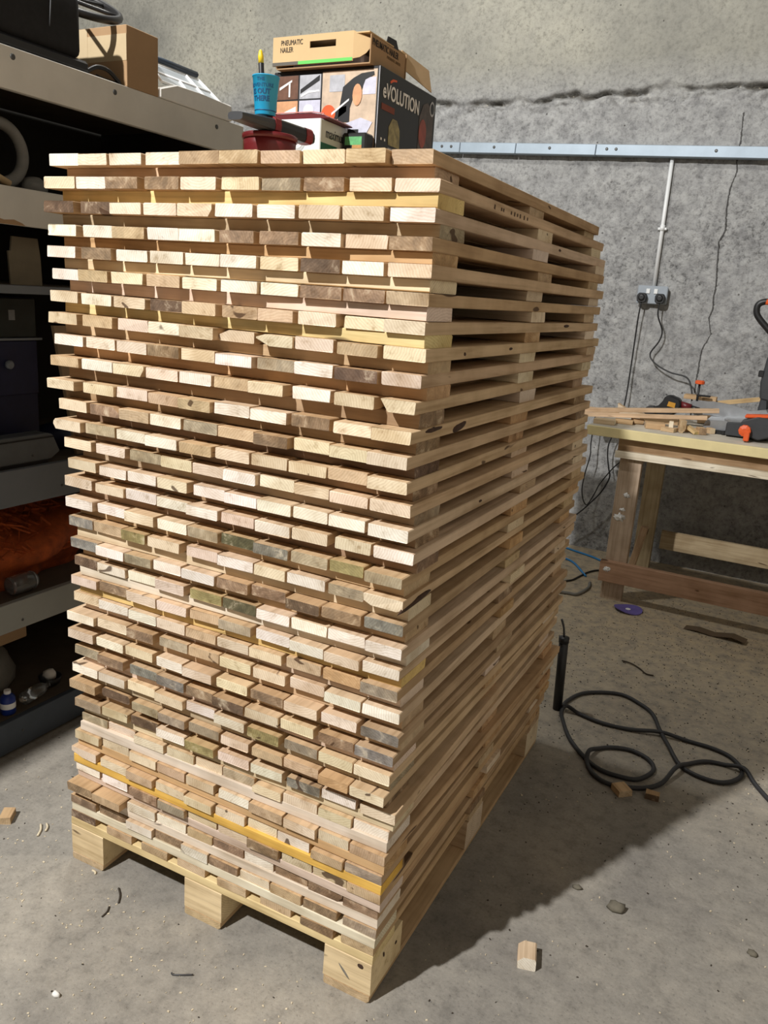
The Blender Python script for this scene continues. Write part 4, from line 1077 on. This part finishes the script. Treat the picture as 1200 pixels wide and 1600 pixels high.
for x in (0.669, 2.20):
    wpart('front_leg', x, x + 0.104, 2.737, 2.782, 0.0, 0.728, 'B', 'z', col=lin((184, 168, 152)))
    wpart('rear_leg', x + 0.037, x + 0.132, 3.325, 3.375, 0.0, 0.829, 'C', 'z', col=lin((186, 174, 146)))
    wpart('side_rail', x + 0.02, x + 0.065, 2.783, 3.325, 0.66, 0.728, 'T', 'y')
wpart('side_brace', 0.742, 0.776, 3.06, 3.10, 0.0, 0.32, 'T', 'z', (0.0, 0.16, 0))
wpart('front_stretcher', 0.653, 2.36, 2.700, 2.736, 0.100, 0.205, 'B', col=lin((176, 142, 120)))
wpart('rear_stretcher', 0.838, 2.32, 3.345, 3.375, 0.143, 0.245, 'C', col=lin((176, 162, 134)))
random.seed(31)
for (x, z, s) in ((0.725, 0.545, .011), (0.715, 0.47, .009), (0.708, 0.43, .018), (0.69, 0.165, .012)):
    lump('paint_splash', (x, 2.7365 if z > .2 else 2.6995, z), (s * 1.2, 0.0009, s * .8), M_WHITE, wb_, 1.4, 3.0, 3, int(z * 50), False)

def offcut(label, x, y, w, d, h, rz, code, z=None, rx=0.0, ry=0.0, ch=None):
    me = plank_mesh(w, h, d, ch or [.001] * 4, 0.0012)
    me.transform(Matrix.Rotation(0, 4, 'Z'))
    o = link('timber_offcut', me, None, None, (x, y, (TBZ + 0.001 if z is None else z) + h / 2), (rx, ry, rz), board_color(code, 0.03))
    return tag(o, label, 'wood offcut', 'offcuts lying on the bench')
H90 = math.pi / 2
offcut('pale wood offcut at the left front corner of the bench', 0.552, 2.825, 0.075, 0.10, 0.022, H90 + 0.1, 'W')
offcut('tan flat wood offcut second from the bench left end', 0.628, 2.915, 0.060, 0.088, 0.020, H90 + 0.15, 'T')
offcut('small rounded tan offcut between two longer ones on the bench', 0.684, 2.965, 0.045, 0.052, 0.026, H90 + 0.5, 'T', ch=[.006, .006, .006, .006])
offcut('wide tan offcut with a split face near the bench front edge', 0.782, 2.885, 0.080, 0.090, 0.028, H90 + 0.25, 'T')
offcut('flat pale offcut under the upright little block on the bench', 0.858, 2.845, 0.055, 0.062, 0.018, H90 - 0.2, 'C')
offcut('little upright block standing on the flat pale offcut', 0.862, 2.858, 0.020, 0.028, 0.030, 0.1, 'W', z=TBZ + 0.0195)
offcut('tall curved offcut standing near the middle of the bench front', 0.912, 2.862, 0.030, 0.040, 0.060, 0.3, 'T', ch=[(.004, .004), (.012, .02), (.002, .002), (.002, .002)])
offcut('thin tan offcut lying behind the tall curved one', 0.955, 2.935, 0.030, 0.08, 0.018, H90 + 0.4, 'O')
offcut('pale wedge offcut leaning beside the tall curved one', 0.958, 2.868, 0.030, 0.062, 0.014, 1.0, 'l', z=TBZ + 0.012, rx=0.38)
offcut('brown rough offcut right of the pale wedge', 0.998, 2.885, 0.035, 0.045, 0.032, 0.5, 'B')
offcut('small pale cube offcut nearest the mitre saw', 1.032, 2.965, 0.028, 0.034, 0.026, 0.7, 'C')
def long_plank(label, a, b, w, h, code):
    a, b = Vector(a), Vector(b); d = b - a
    me = plank_mesh(w, h, d.length, [.001] * 4)
    o = link('timber_strip', me, None, None, (a + b) / 2, (0, 0, 0), board_color(code, 0.02))
    o.rotation_euler = d.to_track_quat('Y', 'Z').to_euler()
    return tag(o, label, 'wood strip', 'strips lying across the bench')
long_plank('long pale timber strip, upper one, resting on the saw table', (0.40, 2.955, 0.9045), (1.045, 3.075, 0.968), 0.040, 0.020, 'P')
long_plank('long pale timber strip, lower one, in front on the bench', (0.40, 2.905, 0.8865), (1.005, 2.985, 0.936), 0.030, 0.019, 'P')
long_plank('grey timber strip at the back left of the bench', (0.36, 3.215, 0.880), (0.535, 3.245, 0.880), 0.045, 0.024, 'g')
tag(prism('wood_wedge', [(0, 0), (0.135, 0), (0.135, 0.022), (0.05, 0.032), (-0.008, 0.062)], 0.04, WOOD, None, (0.532, 3.225, TBZ + 0.001), color=board_color('C')), 'pointed pale wood wedge at the back left of the bench', 'wood offcut')
long_plank('pale board behind the saw fence resting on the other boards', (0.930, 3.372, 0.960), (1.28, 3.35, 1.038), 0.035, 0.022, 'l')
long_plank('reddish board behind the mitre saw under the pale board', (0.93, 3.345, 0.885), (1.19, 3.340, 0.905), 0.09, 0.034, 'B')
offcut('tan board end lying behind the orange clamp knob', 0.92, 3.36, 0.07, 0.16, 0.022, H90, 'T', z=0.985)

offcut('wide grey board end under the black power tool', 0.765, 3.15, 0.09, 0.19, 0.030, H90, 'g')
DZ = TBZ + 0.0315
# --- black and yellow power tool
dr = thing('power_drill', 'black hand power tool with a yellow panel lying on the bench', 'power tool', (0.77, 3.15, DZ))
prism('body', [(0.692, 0.006), (0.700, 0.040), (0.755, 0.050), (0.775, 0.108), (0.800, 0.116), (0.850, 0.100), (0.860, 0.070), (0.846, 0.030), (0.81, 0.006)], 0.060, M_BLACK, dr, (0, 3.12, DZ), bev=0.008)
prism('grip', [(0.690, 0.002), (0.680, 0.030), (0.700, 0.050), (0.735, 0.052), (0.745, 0.010)], 0.05, M_RUBBER, dr, (0, 3.105, DZ), bev=0.008)
prism('yellow_panel', [(0.792, 0.060), (0.797, 0.084), (0.832, 0.078), (0.830, 0.054)], 0.004, plain('ochre_panel', (196, 140, 40), 0.5), dr, (0, 3.1165, DZ))
tube('nose', [(0.852, 3.15, DZ + 0.072), (0.905, 3.15, DZ + 0.062)], 0.018, M_DKRED, dr, smooth_path=False, sides=12)
tube('chuck', [(0.905, 3.15, DZ + 0.062), (0.945, 3.15, DZ + 0.055)], 0.013, M_BLACK, dr, smooth_path=False, sides=12)

# --- mitre saw
ms = thing('mitre_saw', 'black and orange sliding mitre saw with an aluminium table on the bench', 'saw', (1.22, 3.12, TBZ))
prism('base_casting', [(0.985, 0.012), (1.0, 0.058), (1.10, 0.062), (1.36, 0.062), (1.46, 0.058), (1.475, 0.012), (1.40, 0.0), (1.05, 0.0)], 0.26, M_ALU, ms, (0, 3.02, TBZ + 0.001), bev=0.004)
lathe('turntable', [(0.13, 0.0), (0.135, 0.006), (0.135, 0.064), (0.128, 0.070)], M_ALU, ms, (1.21, 3.09, TBZ + 0.002), sides=40)
box('kerf_plate', 1.203, 1.217, 2.955, 3.20, TBZ + 0.0725, TBZ + 0.0745, M_RED, ms)
fe = prism('fence', [(0.895, 0.060), (0.895, 0.122), (1.00, 0.132), (1.10, 0.126), (1.18, 0.104), (1.25, 0.118), (1.30, 0.150), (1.52, 0.165), (1.52, 0.060)], 0.018, M_ALU, ms, (0, 3.195, TBZ), bev=0.002)
prism('turntable_front', [(1.10, 0.006), (1.10, 0.066), (1.16, 0.070), (1.27, 0.070), (1.30, 0.050), (1.30, 0.006)], 0.05, M_DKGREY, ms, (0, 2.925, TBZ + 0.001), bev=0.004)
cl = prism('lock_bracket', [(1.165, 0.032), (1.168, 0.092), (1.235, 0.118), (1.315, 0.112), (1.30, 0.030), (1.25, 0.010)], 0.085, M_DKGREY, ms, (0, 2.840, TBZ + 0.001), bev=0.006)
box('orange_grip', 1.178, 1.288, 2.846, 2.915, TBZ + 0.112, TBZ + 0.126, M_ORANGE, ms, 0.004, (0, -0.10, 0))
lathe('lock_knob', [(0.010, 0), (0.026, 0.004), (0.028, 0.012), (0.026, 0.024), (0.012, 0.028)], M_ORANGE, ms, (1.190, 2.832, TBZ + 0.052), (math.pi / 2, 0, 0), sides=10, smooth=False)
box('knob_stem', 1.190, 1.214, 2.800, 2.832, TBZ + 0.006, TBZ + 0.052, M_ORANGE, ms, 0.004)
for x in (1.09, 1.12, 1.15):
    box('rubber_foot', x - 0.006, x + 0.006, 2.96, 2.985, TBZ + 0.0005, TBZ + 0.022, M_BLACK, ms, 0.001)
box('black_under_edge', 1.04, 1.30, 2.975, 3.0, TBZ + 0.0005, TBZ + 0.020, M_BLACK, ms, 0.002)
lathe('clamp_rod', [(0.006, 0), (0.006, 0.15)], M_BLACK, ms, (0.912, 3.290, TBZ + 0.06), sides=10)
lathe('clamp_knob', [(0.018, 0), (0.024, 0.003), (0.024, 0.016), (0.018, 0.020)], M_ORANGE, ms, (0.912, 3.290, TBZ + 0.204), sides=12, smooth=False)
box('clamp_arm', 0.905, 0.975, 3.282, 3.298, TBZ + 0.142, TBZ + 0.152, M_BLACK, ms, 0.003)
prism('pivot_post', [(1.205, 0.06), (1.215, 0.20), (1.235, 0.26), (1.33, 0.26), (1.35, 0.06)], 0.11, M_DKGREY, ms, (0, 3.215, TBZ), bev=0.008)
lathe('motor_housing', [(0.050, 0), (0.056, 0.008), (0.056, 0.15), (0.046, 0.165)], M_DKGREY, ms, (1.30, 3.10, TBZ + 0.30), (0, math.pi / 2, 0), sides=20)
prism('blade_guard', [(1.215 + 0, 0.18), (1.205, 0.26), (1.215, 0.38), (1.245, 0.44), (1.32, 0.46), (1.36, 0.36), (1.34, 0.22), (1.28, 0.17)], 0.05, M_DKGREY, ms, (0, 3.06, TBZ), bev=0.008)
box('guard_stop', 1.190, 1.215, 3.06, 3.10, TBZ + 0.285, TBZ + 0.315, M_BLACK, ms, 0.003)
tube('handle_loop', [(1.235, 3.04, TBZ + 0.47), (1.200, 3.04, TBZ + 0.505), (1.150, 3.04, TBZ + 0.555), (1.134, 3.04, TBZ + 0.585), (1.138, 3.04, TBZ + 0.618), (1.175, 3.04, TBZ + 0.632), (1.25, 3.04, TBZ + 0.62)], 0.0145, M_BLACK, ms, n=5, sides=12)
tube('handle_grip', [(1.168, 3.025, TBZ + 0.630), (1.245, 3.025, TBZ + 0.618)], 0.0125, M_ORANGE, ms, smooth_path=False, sides=12)
prism('head_casting', [(1.215, 0.42), (1.24, 0.50), (1.32, 0.60), (1.40, 0.60), (1.40, 0.40)], 0.09, M_DKGREY, ms, (0, 3.04, TBZ), bev=0.008)

# ------------------------------------------------------------------ things on the floor
hose_xy = [(0.828, 1.476), (0.834, 1.532), (0.863, 1.615), (0.922, 1.67), (0.996, 1.7), (1.066, 1.668), (1.124, 1.614), (1.17, 1.502), (1.214, 1.385), (1.261, 1.315), (1.318, 1.282), (1.381, 1.281), (1.423, 1.315), (1.444, 1.367), (1.438, 1.414), (1.398, 1.468), (1.335, 1.489), (1.261, 1.489), (1.173, 1.481), (1.074, 1.451), (0.977, 1.439), (0.897, 1.456), (0.845, 1.468), (0.837, 1.433), (0.862, 1.367), (0.913, 1.266), (0.988, 1.177), (1.047, 1.138), (1.108, 1.135), (1.158, 1.15), (1.189, 1.208), (1.19, 1.254), (1.161, 1.294), (1.108, 1.313), (1.054, 1.298), (1.012, 1.262), (0.992, 1.2), (1.001, 1.152), (1.039, 1.095), (1.085, 1.075), (1.135, 1.087), (1.188, 1.116), (1.229, 1.174), (1.256, 1.266), (1.287, 1.339), (1.335, 1.388), (1.392, 1.403), (1.446, 1.387), (1.483, 1.343), (1.525, 1.275), (1.60, 1.17), (1.72, 1.05)]
HZ = 0.0075
over = {8: 0.016, 18: 0.008, 22: 0.010, 36: 0.016, 43: 0.016, 47: 0.016}
tag(tube('black_rubber_hose', [(x, y, HZ + over.get(i, 0)) for i, (x, y) in enumerate(hose_xy)], 0.0072, M_RUBBER, n=5, sides=8),
    'black rubber hose lying in loose loops on the floor right of the stack', 'hose')
bt = thing('black_tube', 'black tube standing on the floor behind the right rear corner of the stack', 'tube', (0.815, 1.458, 0))
tube('tube_body', [(0.815, 1.458, 0.0), (0.806, 1.456, 0.268)], 0.0165, M_BLACK, bt, smooth_path=False, sides=14)
tube('collar', [(0.8062, 1.456, 0.262), (0.8055, 1.456, 0.282)], 0.0185, M_BLACK, bt, smooth_path=False, sides=14)
tube('wire_hook', [(0.8055, 1.456, 0.28), (0.800, 1.452, 0.32), (0.790, 1.448, 0.350)], 0.004, M_STEEL, bt)
tag(tube('blue_air_line', [(0.25, 3.47, 0.0065), (0.358, 3.42, 0.0065), (0.412, 3.40, 0.0065), (0.479, 3.37, 0.0065), (0.54, 3.33, 0.0065), (0.62, 3.28, 0.0065)], 0.006, M_BLUEH), 'blue air line running along the foot of the wall', 'hose')
tag(tube('blue_air_line_end', [(0.33, 3.24, 0.0065), (0.38, 3.22, 0.0065), (0.431, 3.164, 0.0065), (0.501, 3.047, 0.0065), (0.53, 3.00, 0.0065)], 0.006, M_BLUEH), 'short blue air line end nearer the stack', 'hose')
tag(tube('floor_cable', [(0.42, 2.80, 0.0055), (0.481, 2.879, 0.0055), (0.50, 2.96, 0.0055), (0.528, 3.085, 0.0055), (0.569, 3.15, 0.0055), (0.63, 3.17, 0.0055)], 0.005, M_BLACK), 'black cable on the floor left of the bench leg', 'cable')
tag(tube('grey_floor_hose', [(0.48, 2.655, 0.0085), (0.526, 2.667, 0.0085), (0.561, 2.673, 0.0085), (0.580, 2.73, 0.0085), (0.590, 2.82, 0.0085), (0.578, 2.90, 0.0085)], 0.008, M_HOSEG), 'grey hose end curling on the floor by the bench leg', 'hose')
pd = thing('sanding_disc', 'purple sanding disc lying on the floor in front of the bench leg', 'disc', (0.82, 2.64, 0))
bm = bmesh.new()
R1, R2 = 0.068, 0.009
ra = []; rb_ = []; rc_ = []; rd_ = []
for k in range(32):
    t = 2 * math.pi * k / 32
    w = 0.004 * math.sin(2 * t) + 0.006 * max(0, math.cos(t + 2.4))
    ra.append(bm.verts.new((R1 * math.cos(t), R1 * math.sin(t), 0.010 + w)))
    rb_.append(bm.verts.new((R2 * math.cos(t), R2 * math.sin(t), 0.006)))
    rc_.append(bm.verts.new((R1 * math.cos(t), R1 * math.sin(t), 0.007 + w)))
    rd_.append(bm.verts.new((R2 * math.cos(t), R2 * math.sin(t), 0.003)))
for k in range(32):
    j = (k + 1) % 32
    bm.faces.new((ra[k], ra[j], rb_[j], rb_[k])); bm.faces.new((rc_[k], rd_[k], rd_[j], rc_[j]))
    bm.faces.new((ra[k], rc_[k], rc_[j], ra[j])); bm.faces.new((rb_[k], rb_[j], rd_[j], rd_[k]))
link('disc_pad', bm_mesh(bm, 'disc_pad'), M_PURPLE, pd, (0.83, 2.640, -0.002))
lathe('centre_hub', [(0.012, 0), (0.012, 0.003)], M_WHITE, pd, (0.83, 2.640, 0.0045), sides=14)

def floor_block(label, x, y, w, d, h, rz, code, rx=0.0, ch=None, z=0.0):
    o = link('wood_block', plank_mesh(w, h, d, ch or [.001] * 4, 0.0015), None, None, (x, y, z + h / 2), (rx, 0, rz), board_color(code, 0.02))
    return tag(o, label, 'wood block', 'wood blocks on the floor')
floor_block('pale wood block on the lit floor in front of the stack shadow', 1.082, 0.285, 0.040, 0.052, 0.030, 0.28, 'W', ch=[.002, .002, .004, .012])
floor_block('square tan wood block beside the black hose loop', 1.128, 1.062, 0.045, 0.048, 0.020, 0.75, 'T')
floor_block('dark wood block just right of the tan one', 1.215, 1.085, 0.040, 0.024, 0.020, 0.1, 'D')
floor_block('small wood chunk on the floor at the far left', -0.262, 0.000, 0.030, 0.045, 0.020, 0.6, 'T')
for (lab, x, y, s, sd) in (('dark angular stone on the lit floor right of the stack', 1.222, 0.552, (0.021, 0.014, 0.016), 2), ('small dark pebble at the right edge of the floor', 1.528, 0.582, (0.011, 0.008, 0.008), 5), ('small brown pebble at the edge of the stack shadow', 1.12, 0.575, (0.012, 0.007, 0.007), 9)):
    tag(lump('stone', (x, y, s[2] * 0.55), s, M_STONE, None, 0.5, 2.0, 2, sd), lab, 'stone')
def stick(label, a, b, r, mat, cat='splinter', name='wood_splinter'):
    return tag(tube(name, [a, tuple((Vector(a) + Vector(b)) / 2 + Vector((0.003, 0.002, 0))), b], r, mat, n=3, sides=5), label, cat)
tag(tube('bent_nail', [(0.446, -0.152, 0.006), (0.450, -0.153, 0.0028), (0.468, -0.143, 0.0028), (0.486, -0.131, 0.0028)], 0.0017, M_STEEL), 'bent steel nail on the floor in front of the stack', 'nail')
M_SPL = plain('fresh_splinter', (214, 200, 172), 0.8)
M_BARK = plain('dark_bark', (62, 54, 44), 0.9)
stick('long pale splinter on the floor left of the stack', (-0.170, 0.030, 0.003), (-0.140, -0.005, 0.003), 0.0032, M_SPL)
stick('second pale splinter lying across the long one at left', (-0.160, 0.040, 0.003), (-0.138, 0.018, 0.004), 0.003, M_SPL)
stick('pale splinter at the foot of the left pallet block', (0.072, -0.020, 0.002), (0.088, -0.026, 0.002), 0.0028, M_SPL)
stick('dark bark sliver on the floor between left and middle blocks', (0.170, -0.030, 0.002), (0.205, -0.065, 0.002), 0.0022, M_BARK)
stick('short dark bark sliver near the longer one', (0.196, -0.085, 0.002), (0.205, -0.115, 0.002), 0.0022, M_BARK)
tag(lump('plaster_chip', (0.287, -0.313, 0.004), (0.010, 0.006, 0.007), M_FOAM, None, 0.4, 3, 2, 3), 'small pale plaster chip at the lower left of the floor', 'chip')
tag(prism('cardboard_scrap', [(0, 0), (0.06, 0.010), (0.13, 0.004), (0.21, 0.022), (0.27, 0.012), (0.27, 0.010), (0.21, 0.019), (0.13, 0.001), (0.06, 0.007)], 0.06, plain('dull_brown_card', (96, 80, 60), 0.9), None, (1.10, 2.56, 0.001), (0, 0, -0.12)),
    'folded brown cardboard scrap on the floor under the bench edge', 'cardboard')
tag(tube('dry_twig', [(0.93, 2.02, 0.004), (0.97, 2.01, 0.006), (1.01, 1.985, 0.004), (1.04, 1.95, 0.005), (1.07, 1.955, 0.003)], 0.003, M_BARK), 'thin dark twig on the floor beyond the hose', 'twig')

# --- countless shavings and grit on the floor
random.seed(5)
def grit(name, label, n, size, mat, region):
    vs, fs = [], []
    for _ in range(n):
        for _t in range(20):
            x, y = region()
            if not (-0.02 < x < 0.86 and -0.02 < y < 1.21) and x > -0.48: break
        a = random.uniform(0, math.pi); l = random.uniform(*size); w = l * random.uniform(0.25, 0.7); h = random.uniform(0.0006, 0.0018)
        c, s = math.cos(a), math.sin(a); b0 = len(vs)
        for (u, v_) in ((-l, -w), (l, -w), (l * .8, w), (-l * .7, w * .8)):
            vs.append((x + u * c - v_ * s, y + u * s + v_ * c, 0.0002)); 
        for (u, v_) in ((-l, -w), (l, -w), (l * .8, w), (-l * .7, w * .8)):
            vs.append((x + u * c - v_ * s, y + u * s + v_ * c, h + random.uniform(0, 0.001)))
        fs += [(b0 + 4, b0 + 5, b0 + 6, b0 + 7), (b0, b0 + 1, b0 + 5, b0 + 4), (b0 + 1, b0 + 2, b0 + 6, b0 + 5), (b0 + 2, b0 + 3, b0 + 7, b0 + 6), (b0 + 3, b0, b0 + 4, b0 + 7)]
    me = bpy.data.meshes.new(name); me.from_pydata(vs, [], fs)
    return tag(link(name, me, mat), label, 'debris', kind='stuff')
def reg_near(): return random.gauss(0.3, 0.5), random.gauss(-0.25, 0.35)
def reg_far(): return random.uniform(0.6, 2.0), random.triangular(0.6, 3.4, 2.2)
def reg_all(): return random.uniform(-0.5, 2.2), random.uniform(-1.0, 3.4)
grit('wood_shavings', 'fine pale wood shavings scattered over the floor', 2200, (0.0008, 0.0030), M_SPL, lambda: random.choice((reg_near, reg_far, reg_all))())
grit('dark_grit', 'fine dark grit scattered over the floor', 2600, (0.0008, 0.0030), M_BARK, lambda: random.choice((reg_far, reg_far, reg_all))())
